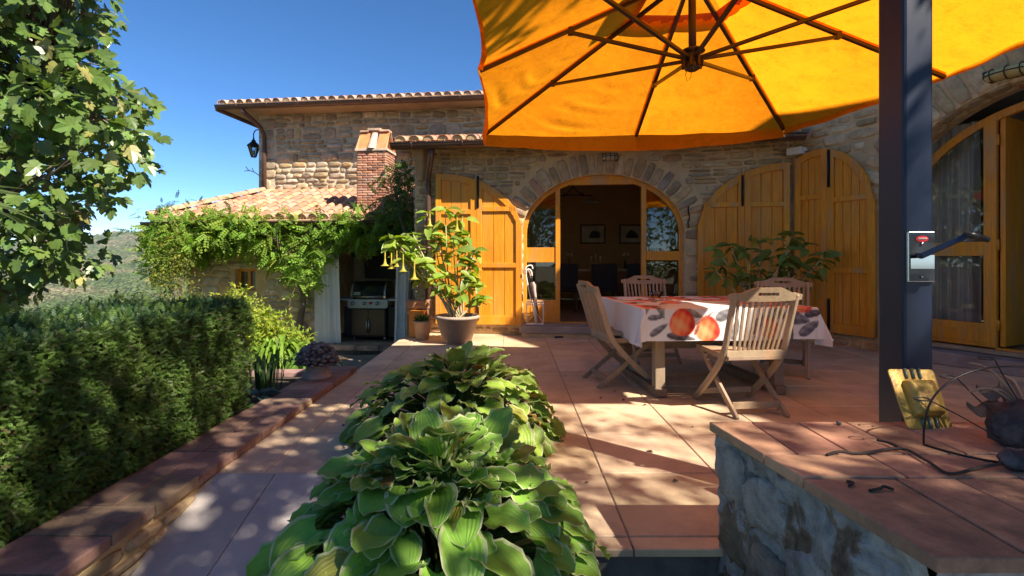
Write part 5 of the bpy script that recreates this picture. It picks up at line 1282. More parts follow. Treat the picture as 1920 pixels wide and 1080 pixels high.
ru=Rr.hit(1893,128); bulkhead(Rr,ru[0],3.05,.42,.16,'long caged bulkhead lamp above the right-hand arch',('yellowed_lens',(.50,.42,.16)))
su_=Rr.hit(1500,275,.12)
w=MB(); cc=Rr.pt(.12,2.66,.12); w.box(cc,(.13,.20,.10),R(35)); w.box(cc+Vector((.10,-.04,.02)),(.09,.05,.05),R(35)); tag(w.build('security_camera',m_white,loc=cc,bevel=.006),'white box camera in the corner under the umbrella tip','camera')
# lantern
lc=Vector((-6.12,11.75,3.55))
la=empty('wall_lantern',lc,'black iron lantern hanging off the left corner of the farmhouse','lantern')
w=MB(); 
for k in range(4):
    a=math.pi/4+k*math.pi/2; w.tube([lc+Vector((.06*math.cos(a),.06*math.sin(a),.02)),lc+Vector((.13*math.cos(a),.13*math.sin(a),.26))],.008,6)
w.lathe([(0,.0),(.06,.0),(.065,.02),(0,.02)],lc,8); w.lathe([(.15,.26),(.15,.275),(.05,.37),(.05,.40),(.02,.42),(.02,.46),(0,.46)],lc,8); w.build('frame',m_iron,la)
w=MB(); w.lathe([(.055,.02),(.125,.26)],lc,8,smooth=False); w.build('glass_pane',m_glass,la)
w=MB(); w.lathe([(0,.05),(.02,.05),(.025,.12),(.015,.17),(0,.17)],lc,10); w.build('bulb',m_white,la)
w=MB(); w.tube(smooth_path([lc+Vector((0,0,.46)),lc+Vector((.0,0,.56)),lc+Vector((.05,0,.64)),lc+Vector((.13,0,.65)),lc+Vector((.21,-.0,.58))]),.013,8); w.build('bracket',m_iron,la)
w=MB(); k0=U.pt(0,3.10,0); w.tube(smooth_path([k0,k0+Vector((-.12,0,.08)),k0+Vector((-.24,0,.12)),k0+Vector((-.30,0,.20))]),.010,6); w.tube([k0+Vector((-.2,0,.11)),k0+Vector((-.34,0,.10))],.008,6); w.tube([k0+Vector((-.12,0,.08)),k0+Vector((-.16,0,.17))],.008,6); w.build('iron_hook',m_iron,farm)
# hose along the foot of the walls
pts=[gp(1040,634),gp(1090,631.5),gp(1130,629),gp(1200,631),gp(1320,634),gp(1440,633),gp(1500,628),gp(1545,634),gp(1570,640),gp(1610,646),gp(1660,655),gp(1760,672)]
pts=[p+Vector((0,0,.012)) for p in pts]; w=MB(); w.tube(smooth_path(pts),.014,8); tag(w.build('garden_hose',m_black,loc=pts[0]-Vector((0,0,.012))),'thin black hose lying along the foot of the house walls','hose')
w=MB(); pts=[gp(1530,630)+Vector((0,0,.012)),gp(1552,636)+Vector((0,0,.012)),gp(1575,643)+Vector((0,0,.04)),gp(1600,640)+Vector((0,0,.02)),gp(1640,650)+Vector((0,0,.012))]; w.tube(smooth_path(pts),.012,8); tag(w.build('garden_hose',m_black,loc=pts[0]),'short loop of black hose below the right-hand shutters','hose')
w=MB(); gc=Rr.pt(1.36,.14,.10); w.lathe(potprof(.085,.11,.30,.02),gc,20); tag(w.build('grey_pot',mat('dark_grey_pot',(.10,.105,.10),.6,.1,5),loc=gc),'dark grey pot on the doorstep just behind the blue post','pot')

# ================================================================ dining room seen through the door
DC=lambda px,w_: A.hit(px,500,w_)[0]
def pic(px0,px1,py0,py1,label,hue):
    w_=RD+.02; u0,u1=DC(px0,w_),DC(px1,w_); z1,z0=A.hit((px0+px1)/2,py0,w_)[1],A.hit((px0+px1)/2,py1,w_)[1]
    root=empty('framed_picture',A.pt((u0+u1)/2,z0,w_),label,'picture','framed pictures in the dining room'); w=MB()
    for a,b_,c_,d_ in ((u0,u1,z0,z0+.03),(u0,u1,z1-.03,z1),(u0,u0+.03,z0+.03,z1-.03),(u1-.03,u1,z0+.03,z1-.03)): A.box(w,a,b_,c_,d_,w_,w_+.03)
    w.build('frame',m_wood_dark,root)
    w=MB(); A.box(w,u0+.03,u1-.03,z0+.03,z1-.03,w_,w_+.012); w.build('mount',mat('picture_paper',(.75,.68,.52),.8,.25,2.5),root)
    w=MB(); cu=(u0+u1)/2+.04; V=[A.pt(cu+(.13+.02*math.sin(2*a+hue))*math.cos(a),(z0+z1)/2-.07+(.16+.015*math.sin(3*a+hue))*max(math.sin(a),-.15),w_+.014) for a in np.linspace(0,6.283,25)[:-1]]; w.add(V,[tuple(range(24))]); w.build('painted_hill',mat('picture_ink',(.10,.10,.09),.8,.3,6),root)
pic(1088,1135,421,457,'framed landscape print on the room wall, left one behind the candlesticks',0)
pic(1161,1203,421,457,'framed landscape print on the room wall, right one beside the door mullion',2)
tw=-2.6; dt=empty('dining_table',A.pt(DC(1130,tw),.16,tw),'light wooden dining table inside the room behind the glass door','dining table')
w=MB(); A.box(w,DC(1030,tw),DC(1215,tw),.90,.96,tw-.5,tw+.45); w.build('tabletop',mat('light_table_wood',(.5,.3,.13),.5,.15,5),dt,bevel=.006)
for a in (1045,1200):
    for b_ in (-.4,.35):
        w=MB(); A.box(w,DC(a,tw)-.04,DC(a,tw)+.04,.16,.90,tw+b_-.04,tw+b_+.04); w.build('leg',m_wood_dark,dt)
m_dkch=mat('dark_upholstery',(.03,.022,.02),.8,.1,5)
for i,(px_,lab) in enumerate(((1131,'dark upholstered dining chair in the middle, back to the door'),(1060,'dark upholstered dining chair beside the left mullion'),(1196,'dark upholstered dining chair beside the right mullion'))):
    cw=tw+.70; u=DC(px_,cw); rt_=empty('dining_chair',A.pt(u,.16,cw),lab,'chair','dark chairs of the dining room')
    w=MB(); A.box(w,u-.23,u+.23,.60,1.06,cw+.16,cw+.22); w.build('backrest',m_dkch,rt_,bevel=.02)
    w=MB(); A.box(w,u-.23,u+.23,.54,.62,cw-.25,cw+.2); w.build('seat',m_dkch,rt_,bevel=.02)
    for sx in (-1,1):
        for sy in (-.22,.18):
            w=MB(); A.box(w,u+sx*.2-.02,u+sx*.2+.02,.16,.54,cw+sy-.02,cw+sy+.02); w.build('leg',m_wood_dark,rt_)
u=DC(1117,tw); c0=A.pt(u,.96,tw); w=MB(); m_brass=mat('brass',(.6,.42,.15),.3,.1,8,metal=.9); m_cand=mat('candle_wax',(.75,.68,.45),.6,.05,5)
cn=empty('candelabrum',c0,'small three-armed candlestick on the dining table','candlestick')
w.lathe([(0,0),(.06,0),(.05,.015),(.012,.03),(.01,.16),(.02,.17),(0,.17)],c0,12)
for sx in (-1,1): w.tube(smooth_path([c0+Vector((0,0,.08)),c0+Vector((sx*.06,0,.05)),c0+Vector((sx*.09,0,.14))]),.006,6)
w.build('holder',m_brass,cn)
for sx in (-1,0,1):
    w=MB(); w.tube([c0+Vector((sx*.09,0,.14+.03*(sx==0))),c0+Vector((sx*.09,0,.24+.04*(sx==0)))],.011,8); w.build('candle',m_cand,cn)
for px_,lab in ((1068,'small flower vase on the left part of the dining table'),(1172,'glass vase of white flowers right of the candlesticks')):
    c0=A.pt(DC(px_,tw),.96,tw); v_=empty('flower_vase',c0,lab,'vase','vases on the dining table'); w=MB(); w.lathe([(0,0),(.025,0),(.03,.05),(.02,.14),(.024,.15)],c0,12); w.build('vase',m_glass,v_)
    w=MB()
    for k in range(7):
        a=rnd.uniform(0,6.28); t=c0+Vector((.07*math.cos(a),.07*math.sin(a),rnd.uniform(.2,.3))); w.tube([c0+Vector((0,0,.05)),t],.003,5,col=(.1,.2,.05)); blob(w,t,.018,col=(.8,.7,.5),n=6,m=5)
    w.build('flowers',m_leaf,v_)
lw=-2.2; u=DC(1075,lw); zl=1.15+(485-380)/F*A.pt(u,0,lw).y; c0=A.pt(u,zl,lw)
pl=empty('pendant_lamp',A.pt(u,3.1,lw),'wrought iron pendant lamp with pleated shades hanging in the dining room','pendant lamp')
w=MB(); w.tube([A.pt(u,3.1,lw),A.pt(u,zl+.32,lw)],.008,6)
for sx in (-1,1):
    w.tube(smooth_path([A.pt(u,zl+.32,lw),A.pt(u+sx*.06,zl+.24,lw),A.pt(u+sx*.20,zl+.12,lw),A.pt(u+sx*.16,zl+.20,lw)]),.009,6); w.tube([A.pt(u,zl+.15,lw),A.pt(u+sx*.36,zl+.13,lw),A.pt(u+sx*.36,zl+.08,lw)],.009,6)
w.build('iron_frame',m_iron,pl)
for sx in (-1,1):
    w=MB(); n=32; V=[]
    for j,(rr_,zz) in enumerate(((.03,.09),(.09,.06),(.17,.01))):
        for k in range(n): q=rr_*(1+.04*(k%2)*j); a=2*math.pi*k/n; V.append(A.pt(u+sx*.36,zl+zz,lw)+Vector((q*math.cos(a),q*math.sin(a),0)))
    w.add(V,[(j*n+k,j*n+(k+1)%n,(j+1)*n+(k+1)%n,(j+1)*n+k) for j in range(2) for k in range(n)]); w.build('shade',mat('pale_glass_shade',(.45,.40,.32),.4,.1,6) if sx<0 else bpy.data.materials['pale_glass_shade'],pl)
# ================================================================ foliage
SUN=np.array([.83,-.65,1.0])
def norm(A): return A/np.maximum(1e-9,np.linalg.norm(A,axis=-1,keepdims=True))
def orient(D,Nm,s,sx=1.0):
    D=norm(D); X=norm(np.cross(D,Nm)); Z=np.cross(X,D); s=np.broadcast_to(np.asarray(s,float),(len(D),))
    return np.stack([X*(s*sx)[:,None],D*s[:,None],Z*s[:,None]],axis=2)
def rdir(n,up=.0,r=NR):
    d=r.normal(size=(n,3)); d[:,2]+=up; return norm(d)
def cols(base,n,v=.25,r=NR,tint=None,pt=0,hv=.06):
    base=np.asarray(base,float); k=1+r.uniform(-v,v,(n,1)); c=base*k*(1+r.uniform(-hv,hv,(n,3)))
    if tint is not None:
        m=r.rand(n)<pt; c[m]=np.asarray(tint)*(1+r.uniform(-v,v,(m.sum(),1)))
    return np.clip(c,.002,1)
# templates (leaf axis +y, side +x, normal +z), unit length
T_SIMPLE=(np.array([(0,0,0),(-.20,.30,.05),(0,.35,-.01),(.20,.30,.05),(-.17,.65,.03),(0,.68,-.03),(.17,.65,.03),(0,1,-.10)]),np.array([(0,2,1,1),(0,3,2,2),(1,2,5,4),(2,3,6,5),(4,5,7,7),(5,6,7,7)]))
def tri_fix(T): # turn degenerate quads into separate tri arrays
    return T
T_LEAF6=(np.array([(0,0,0),(-.19,.33,.05),(0,.38,0),(.19,.33,.05),(-.15,.68,.02),(0,.70,-.04),(.15,.68,.02),(-.01,1,-.12),(.01,1,-.12),(.01,0,0)]),np.array([(0,9,2,1),(9,3,2,2),(1,2,5,4),(2,3,6,5),(4,5,8,7),(5,6,8,8)]))
def quadleaf(w=.2,fold=.05,curl=.1):
    return np.array([(0,0,0),(-w,.42,fold),(0,1,-curl),(w,.42,fold)]),np.array([(0,3,2,1)])
Q1=quadleaf()
Q2=(np.array([(0,0,0),(-.2,.4,.05),(0,.45,-.01),(.2,.4,.05),(0,1,-.12)]),np.array([(0,2,4,1),(0,3,4,2)]))
def figleaf():
    o=[(0,0),(.16,-.03),(.32,.02),(.40,.20),(.46,.36),(.38,.42),(.30,.44),(.43,.58),(.44,.76),(.32,.78),(.22,.64),(.22,.88),(0,1.12)]
    pts=o+[(-x,y) for x,y in o[-2:0:-1]]
    V=[(x,y,-.10*(y-.4)**2*1.3+.16*abs(x)-.20*x*x) for x,y in pts]; c=len(V); V.append((0,.35,.0)); n=len(pts)
    # quads around centre: (c, i, i+1, i+2)
    F_=[(c,i,i+1,(i+2)%n) for i in range(0,n-1,2)]
    return np.array(V),np.array(F_)
T_FIG=figleaf()
def pinnate(n=5,ll=.24,w=.085):
    V=[];F_=[]
    def lf(b,d,l):
        b=np.array(b);d=np.array(d); s=np.array([-d[1],d[0],0]); k=len(V)
        V.extend([b,b+d*l*.45-s*w*l/.2*.9+[0,0,.012],b+d*l+[0,0,-.03],b+d*l*.45+s*w*l/.2*.9+[0,0,.012]]); F_.append((k,k+1,k+2,k+3))
    for i in range(n):
        y=.14+.80*i/n; z=-.22*y*y
        for sg in (-1,1): lf((0,y,z),(sg*.86,.5,-.05),ll*(1-.30*abs(y-.5)))
    lf((0,.95,-.2),(0,1,-.1),ll)
    k=len(V); V.extend([(-.006,0,0),(.006,0,0),(.004,.95,-.2),(-.004,.95,-.2)]); F_.append((k,k+1,k+2,k+3))
    return np.array(V,float),np.array(F_)
T_PIN=pinnate()
def sprig():
    V=[];F_=[]
    for i in range(5):
        y=.08+.17*i
        for sg in (-1,1):
            b=np.array([0,y,0.]); d=np.array([sg*.75,.66,.10*(-1)**i]); l=.34*(1-.10*i); s=np.array([-d[1],d[0],0])*.055; k=len(V)
            V.extend([b-s*.6,b+d*l*.5-s,b+d*l,b+s]); F_.append((k,k+1,k+2,k+3))
    k=len(V); V.extend([(-.03,.6,0),(0,1.05,0),(.03,.6,0),(0,.5,0)]); F_.append((k,k+1,k+2,k+3))
    return np.array(V,float),np.array(F_)
T_SPR=sprig()
def scatter(w,T,P,D,Nm,s,c,smooth=False): w.inst(T[0],T[1],orient(D,Nm,s),P,c,smooth)

# ---------------------------------------------------------------- hedge
hx0,hx1,hy0,hy1,hz1=-2.75,-1.93,.7,3.64,.815
hg=empty('clipped_hedge',(-2.4,2.2,0),'long dark green clipped yew hedge behind the brick kerb','hedge')
def hb(u,v,k): return k*(.05*mn.noise(Vector((u*2.3,v*2.3,k)))+.03*mn.noise(Vector((u*6,v*6,3))))
w=MB()
w.grid(lambda u,v: Vector((hx1-.07+hb(u*3,v,.8)-.10*max(0,.25-v)*2, hy0+(hy1-hy0-.05)*u, .02+(hz1-.07)*v)),60,20)
w.grid(lambda u,v: Vector((hx1-.07-(hx1-hx0-.1)*u, hy0+(hy1-hy0-.05)*v, hz1-.05+hb(u,v*3,.8))),20,60)
w.grid(lambda u,v: Vector((hx1-.07-(hx1-hx0-.1)*u, hy1-.05, .02+(hz1-.07)*v)),20,20)
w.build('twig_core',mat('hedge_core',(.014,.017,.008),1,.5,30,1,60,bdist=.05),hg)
w=MB()
def hs(n,f,nrm,size,base,tint=None,pt=.0):
    uv=NR.rand(n,2); P=np.array([f(a,b) for a,b in uv]); nr=np.tile(nrm,(n,1))+NR.normal(size=(n,3))*.35
    D=norm(np.tile(np.array(nrm)*.55,(n,1))+NR.normal(size=(n,3))*.55+np.array([0,0,.10])); Nn=norm(nr+np.array([0,0,.8]))
    P=P+np.tile(nrm,(n,1))*NR.uniform(-.045,.02,(n,1))
    scatter(w,T_SPR,P,D,Nn,NR.uniform(.7,1.25,n)*size,cols(base,n,.35,tint=tint,pt=pt))
G=(.095,.165,.030)
hs(36000,lambda a,b:(hx1+hb(a*3,b,1)*.9-.12*max(0,.22-b)*2-.05*max(0,b-.9)*8*.3,hy0+(hy1-hy0)*a,.015+hz1*b),(1,0,0),.034,G,(.12,.10,.05),.05)
hs(17000,lambda a,b:(hx1-(hx1-hx0)*a,hy0+(hy1-hy0)*b,hz1-.01+hb(a,b*3,1)*.9),(0,0,1),.046,(.050,.105,.035),(.03,.06,.02),.2)
hs(2500,lambda a,b:(hx1-(hx1-hx0)*a,hy1+.0,.015+hz1*b),(0,1,0),.05,G)
n=420; P=np.stack([NR.uniform(hx0,hx1,n),NR.uniform(hy0,hy1,n),np.full(n,hz1)],1); scatter(w,T_SPR,P,norm(NR.normal(size=(n,3))*.35+[0,0,1]),rdir(n),NR.uniform(.05,.09,n),cols(G,n,.3))
w.build('foliage',m_needle,hg)
for (px_,Y_,h_,ln) in ((205,3.3,.0,.16),(218,3.4,.0,.12),(245,3.2,0,.20),(262,3.5,0,.11),(150,3.0,0,.12),(130,3.2,0,.10),(290,3.4,0,.08)):
    w=MB(); X_=(px_-960)/F*Y_; b_=Vector((X_,Y_,hz1-.03)); d_=Vector((rnd.uniform(-.1,.5),0,1)).normalized(); n=int(ln*260)
    t=np.linspace(0,1,n)[:,None]; P=np.array(b_)+t*ln*np.array(d_); a=NR.uniform(0,6.28,n); D=np.stack([np.cos(a),np.sin(a)*.6,.5+0*a],1)
    scatter(w,Q1,P,D,rdir(n,.5),.030*(1.1-t[:,0]*.6),cols((.045,.075,.03),n)); w.tube([b_-Vector((0,0,.1)),b_+d_*ln],.002,4,col=(.1,.07,.04)); w.build('tall_shoot',m_needle,hg)

# ---------------------------------------------------------------- fig tree
fig=empty('fig_tree',(-6.7,5.2,-.5),'big-leaved fig tree filling the upper left corner of the view','tree')
ey=[-400,0,40,60,110,150,165,250,300,335,347,362,378,395,430,452,478,500,530,560,590]
ex=[285,222,226,203,214,230,286,300,290,288,256,218,205,180,190,230,236,205,125,85,40]
CL=[]
r_=np.random.RandomState(5)
tries=0
while len(CL)<1150 and tries<24000:
    tries+=1
    py=r_.uniform(-380,590); e=np.interp(py,ey,ex); px=e-abs(r_.normal())*16-r_.rand()**1.1*(e+380)
    if px<-420: continue
    if py>360 and px>30 and r_.rand()<(.30 if py<520 else .45): continue
    # a few sky gaps
    if (px-215)**2/900+(py-90)**2/400<1 and r_.rand()<.6: continue
    if (px-95)**2/1500+(py-235)**2/600<1 and r_.rand()<.4: continue
    if (px-120)**2/3000+(py-345)**2/900<1 and r_.rand()<.65: continue
    Y_=r_.uniform(3.9,6.4); k=.20/Y_*F
    CL.append((np.array(cam_pt(px-min(k*.55,20),py,Y_)),px,py))
w=MB(); w2=MB(); P=[];D=[];C_=[];Sz=[]
Tr=Vector((-6.7,5.2,-.5))
limbs=[Vector((-5.9,5.0,.9)),Vector((-6.0,4.6,1.8)),Vector((-5.6,5.4,2.4)),Vector((-5.9,5.2,3.4)),Vector((-5.2,4.8,1.4)),Vector((-5.0,5.3,2.9))]
w2.tube(smooth_path([Tr-Vector((0,0,.4)),Vector((-6.6,5.1,.3)),Vector((-6.45,5.1,1.2)),Vector((-6.3,5.1,2.2)),Vector((-6.1,5.1,3.6))]),[.13-.004*i for i in range(21)],10)
for l in limbs:
    b_=Vector((-6.5+.06*l.z,5.1,max(.2,l.z-.9))); w2.tube(smooth_path([b_,b_.lerp(l,.5)+Vector((0,0,.08)),l]),[.055-.003*i for i in range(11)],8)
for c,px,py in CL:
    cv_=Vector(c); l=min(limbs,key=lambda q:(q-cv_).length); 
    if (l-cv_).length<2.6 and r_.rand()<.75:
        m_=l.lerp(cv_,.5)+Vector(r_.normal(size=3)*.07)+Vector((0,0,.06)); w2.tube(smooth_path([l,m_,cv_],3),[.016,.014,.012,.010,.008,.006,.005],5)
    nl=r_.randint(6,11)
    for _ in range(nl):
        d=r_.normal(size=3); d[2]+=-.15; d/=np.linalg.norm(d); rr_=r_.uniform(.03,.20)
        p=c+d*rr_; P.append(p); D.append(d*.55+np.array([.25,-.20,-.60])+r_.normal(size=3)*.35); Sz.append(r_.uniform(.075,.155))
P=np.array(P);D=norm(np.array(D)); n=len(P); Nm=norm(np.array([.45,-.35,.75])+r_.normal(size=(n,3))*.5)
scatter(w,T_FIG,P,D,Nm,np.array(Sz),cols((.115,.185,.045),n,.35,tint=(.28,.27,.08),pt=.08),False)
w.build('crown',m_figleaf,fig); w2.build('trunk',m_bark,fig)
# spiky leaves at the left picture edge
w=MB(); base=cam_pt(-105,380,3.3); yu=empty('yucca',(base.x,base.y,-.1),'long pointed green blades poking in at the left picture edge','plant')
for k in range(34):
    a=rnd.uniform(-3.4,.5); l=rnd.uniform(.35,.6); d=Vector((math.cos(a),rnd.uniform(-.4,.4),math.sin(a))).normalized(); w.bar(smooth_path([base,base+d*l*.5+Vector((0,0,.03)),base+d*l-Vector((0,0,.06))],3),[.022,.024,.022,.018,.014,.009,.002],.002,Vector((-d.z,rnd.uniform(-.5,.5),d.x)),jit((.10,.14,.04),.3))
w.build('leaves',m_leaf,yu); w=MB(); w.tube([base-Vector((0,0,1.5)),base],.05,8); w.build('stem',m_bark,yu)

# ---------------------------------------------------------------- hostas
def hostamat():
    m=bpy.data.materials.new('variegated_hosta_leaf'); m.use_nodes=True; nt=m.node_tree; L=nt.links.new; b_=nt.nodes['Principled BSDF']; out=nt.nodes['Material Output']
    a=nn(nt,'ShaderNodeAttribute',attribute_name='vc'); sp=nn(nt,'ShaderNodeSeparateColor'); L(a.outputs['Color'],sp.inputs[0])
    ac=nn(nt,'ShaderNodeAttribute',attribute_name='col')
    g=nn(nt,'ShaderNodeNewGeometry'); n=nn(nt,'ShaderNodeTexNoise'); setin(n,Scale=22,Detail=4); L(g.outputs['Position'],n.inputs['Vector'])
    # margin = r + noise
    mu=nn(nt,'ShaderNodeMath',operation='MULTIPLY_ADD'); mu.inputs[1].default_value=.28; L(n.outputs[0],mu.inputs[0]); L(sp.outputs[0],mu.inputs[2])
    mr=nn(nt,'ShaderNodeMapRange'); setin(mr,From_Min=.985,From_Max=1.04); L(mu.outputs[0],mr.inputs[0])
    n2=nn(nt,'ShaderNodeTexNoise'); setin(n2,Scale=6,Detail=3); L(g.outputs['Position'],n2.inputs['Vector']); m2=nn(nt,'ShaderNodeMapRange'); setin(m2,From_Min=.3,From_Max=.7,To_Min=.75,To_Max=1.3); L(n2.outputs[0],m2.inputs[0])
    hs=nn(nt,'ShaderNodeHueSaturation'); L(ac.outputs['Color'],hs.inputs['Color']); L(m2.outputs[0],hs.inputs['Value'])
    # vein lines: darker grooves from g channel
    sn=nn(nt,'ShaderNodeMath',operation='MULTIPLY'); sn.inputs[1].default_value=52; L(sp.outputs[1],sn.inputs[0]); si=nn(nt,'ShaderNodeMath',operation='SINE'); L(sn.outputs[0],si.inputs[0])
    v1=nn(nt,'ShaderNodeMapRange'); setin(v1,From_Min=-1,From_Max=-.4,To_Min=.93,To_Max=1); L(si.outputs[0],v1.inputs[0])
    mx0=nn(nt,'ShaderNodeMix',data_type='RGBA',blend_type='MULTIPLY'); mx0.inputs[0].default_value=1; L(hs.outputs[0],mx0.inputs[6]); L(v1.outputs[0],mx0.inputs[7])
    mx=nn(nt,'ShaderNodeMix',data_type='RGBA'); L(mr.outputs[0],mx.inputs[0]); L(mx0.outputs[2],mx.inputs[6]); mx.inputs[7].default_value=(.50,.54,.27,1)
    n5=nn(nt,'ShaderNodeTexNoise'); setin(n5,Scale=55,Detail=3,Roughness=.7); L(g.outputs['Position'],n5.inputs['Vector']); m5=nn(nt,'ShaderNodeMapRange'); setin(m5,From_Min=.67,From_Max=.72); L(n5.outputs[0],m5.inputs[0])
    mx5=nn(nt,'ShaderNodeMix',data_type='RGBA'); L(m5.outputs[0],mx5.inputs[0]); L(mx.outputs[2],mx5.inputs[6]); mx5.inputs[7].default_value=(.20,.10,.03,1); mx=mx5
    L(mx.outputs[2],b_.inputs['Base Color']); setin(b_,Roughness=.48); b_.inputs['Specular IOR Level'].default_value=.45
    bp=nn(nt,'ShaderNodeBump'); setin(bp,Strength=.30,Distance=.003); L(si.outputs[0],bp.inputs['Height']); L(bp.outputs[0],b_.inputs['Normal'])
    t=nn(nt,'ShaderNodeBsdfTranslucent'); L(mx.outputs[2],t.inputs[0]); ms=nn(nt,'ShaderNodeMixShader'); ms.inputs[0].default_value=.3; L(b_.outputs[0],ms.inputs[1]); L(t.outputs[0],ms.inputs[2]); L(ms.outputs[0],out.inputs[0]); return m
m_hosta=hostamat()
def hosta(c,Rr_,hgt,n,label,seed,gcol=(.075,.165,.030),YS=1):
    r=random.Random(seed); c=Vector(c); root=empty('hosta_clump',c,label,'hosta','hostas in the planting bed')
    w=MB(); ws=MB(); NU,NV=9,10
    for k in range(n):
        t=((k+.5)/n)**.72; phi=t*R(93); a=k*2.39996+r.uniform(-.3,.3)
        rad=Rr_*.80*math.sin(phi)*r.uniform(.86,1.06); ln=r.uniform(.095,.180)*(.9+.2*t); wd=ln*r.uniform(.40,.50)
        z=hgt*(.10+.84*math.cos(phi)*r.uniform(.90,1.06)); pitch=R(38)-phi*.92+R(r.uniform(-16,22))+(R(30) if t<.3 and r.random()<.3 else 0)
        out=Vector((math.cos(a),math.sin(a)*YS,0)); b_=c+out*rad+Vector((0,0,max(.03,z)))
        yaw=a+r.uniform(-.55,.55); o2=Vector((math.cos(yaw),math.sin(yaw),0))
        roll=r.uniform(-.35,.35); droop=r.uniform(.3,1.0); cup=r.uniform(.04,.34); wav=r.uniform(.002,.012); ph=r.uniform(0,6); fr_=r.uniform(4,8)
        col=jit(gcol,.25,r)
        if r.random()<.02: col=(.34,.34,.06)
        if r.random()<.02 and ln<.16: col=(.45,.22,.05)
        V=[];VC=[]
        # spine
        S_=[];pt=Vector(b_);an=pitch
        for i in range(NV+1):
            S_.append((pt.copy(),an)); an-=droop/NV*(.4+1.2*i/NV); pt=pt+(o2*math.cos(an)+Vector((0,0,math.sin(an))))*(ln/NV)
        side=Vector((-o2.y,o2.x,0))
        for i in range(NV+1):
            u=i/NV; p,an=S_[i]; tg=o2*math.cos(an)+Vector((0,0,math.sin(an))); nm=tg.cross(side)*-1; nm=nm if nm.z>0 or an>1.5 else nm*-1
            hw=wd*((math.sin(math.pi*min(1,(u*.93+.07))**.74))**.56)*(1 if u<.98 else .12)
            if u<.12: hw=wd*(.62+u*2.2)
            for j in range(NU+1):
                v=(j/NU-.5)*2; x=v*hw; h=cup*hw*(abs(v)**1.4)-.0; h+=wav*abs(v)**2*math.sin(u*fr_*3+ph+(2 if v>0 else 0))
                bk=-.20*wd*(abs(v)**1.5)*(1-u)**3*2.2  # cordate lobes run back past the stalk
                sd_=side*math.cos(roll)+nm*math.sin(roll); nn_=nm*math.cos(roll)-side*math.sin(roll)
                V.append(p+sd_*x+nn_*h+tg*bk)
                edge=max(abs(v),1-(1-u)*3.2 if u>.7 else 0); VC.append((edge,abs(v)*.55+ (0 if v>0 else .0)+u*.10,0))
        m_=NU+1
        w.add(V,[(i*m_+j,i*m_+j+1,(i+1)*m_+j+1,(i+1)*m_+j) for i in range(NV) for j in range(NU)],col,True,VC)
        ws.tube(smooth_path([c+out*.04*r.random(),c+out*rad*.55+Vector((0,0,z*.75)),b_],3),[.007]*6+[.005],5,col=jit((.13,.20,.06),.2,r),caps=False)
    w.build('leaves',m_hosta,root,vattr=True); ws.build('stalks',m_leaf,root)
hosta((-.36,3.22,-.0),.74,.50,270,'farther variegated hosta clump, nearest the glass door',31,(.28,.42,.06))
hosta((-.27,1.86,-.12),.66,.60,430,'large nearer variegated hosta clump spilling over the bottom edge of the view',93,(.22,.41,.055),1.18)

# ---------------------------------------------------------------- generic leafy masses
def leafcloud(w,centers,T,nper,rad,size,col,tint=None,pt=0,up=.3,out=.6,var=.3,flat=1,nup=(.35,-.3,.8),r=NR):
    centers=np.asarray(centers,float); N=len(centers); n=N*nper
    c=np.repeat(centers,nper,axis=0); d=rdir(n,up*.3,r); d[:,2]*=flat
    P=c+d*(r.rand(n,1)**.5*rad); D=norm(d*out+r.normal(size=(n,3))*.5+np.array([0,0,-.15+up*.3])); Nm=norm(np.array(nup)+r.normal(size=(n,3))*.55)
    scatter(w,T,P,D,Nm,r.uniform(.65,1.25,n)*size,cols(col,n,var,r,tint,pt))
# wisteria along the eave
wi_root=empty('wisteria_vine',W.pt(W.hit(566,640,.2)[0],-.62,.2),'wisteria with feathery leaves trained along the eave of the porch wing','vine')
wb_x=[270,290,330,360,400,440,480,520,545,560,590,612,640,680,705,725]
wb_lo=[480,520,515,490,476,470,478,505,530,575,545,470,460,472,458,448]
wb_hi=[424,418,410,404,402,403,404,405,406,406,406,408,408,406,404,404]
cl=[];tw=[]
for k in range(1350):
    px=NR.uniform(275,742) if NR.rand()<.75 else NR.uniform(275,430); lo,hi=np.interp(px,wb_x,wb_lo),np.interp(px,wb_x,wb_hi); py=NR.uniform(hi,lo)
    wv=NR.uniform(.12,.85) if py<lo-25 else NR.uniform(.08,.45)
    u,v=W.hit(px,py,wv); cl.append(W.pt(u,v,wv))
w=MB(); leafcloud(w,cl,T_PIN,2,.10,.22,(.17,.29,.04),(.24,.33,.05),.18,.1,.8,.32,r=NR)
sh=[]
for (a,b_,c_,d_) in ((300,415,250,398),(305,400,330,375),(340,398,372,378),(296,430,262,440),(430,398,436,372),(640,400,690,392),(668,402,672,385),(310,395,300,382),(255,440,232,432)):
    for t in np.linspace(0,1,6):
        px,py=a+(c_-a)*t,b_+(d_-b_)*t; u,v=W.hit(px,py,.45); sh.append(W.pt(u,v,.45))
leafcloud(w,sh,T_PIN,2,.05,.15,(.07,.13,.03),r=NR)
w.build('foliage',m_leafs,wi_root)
w=MB(); f_=lambda px,py,wv: W.pt(*W.hit(px,py,wv),wv)
w.tube(smooth_path([f_(566,655,.15),f_(562,610,.18),f_(568,560,.2),f_(563,500,.25),f_(572,450,.4),f_(600,425,.5),f_(680,420,.5),f_(720,430,.5)]),[.075-.0015*i for i in range(36)],8)
w.tube(smooth_path([f_(563,500,.25),f_(500,440,.5),f_(400,430,.5),f_(300,432,.5)]),[.035-.001*i for i in range(16)],7)
for a,b_,c_,d_ in ((545,470,528,490),(528,400,522,470),(565,520,540,585)): w.tube(smooth_path([f_(a,b_,.7),f_((a+c_)/2-5,(b_+d_)/2,.8),f_(c_,d_,.75)]),.006,5)
w.build('trunk',m_bark,wi_root)
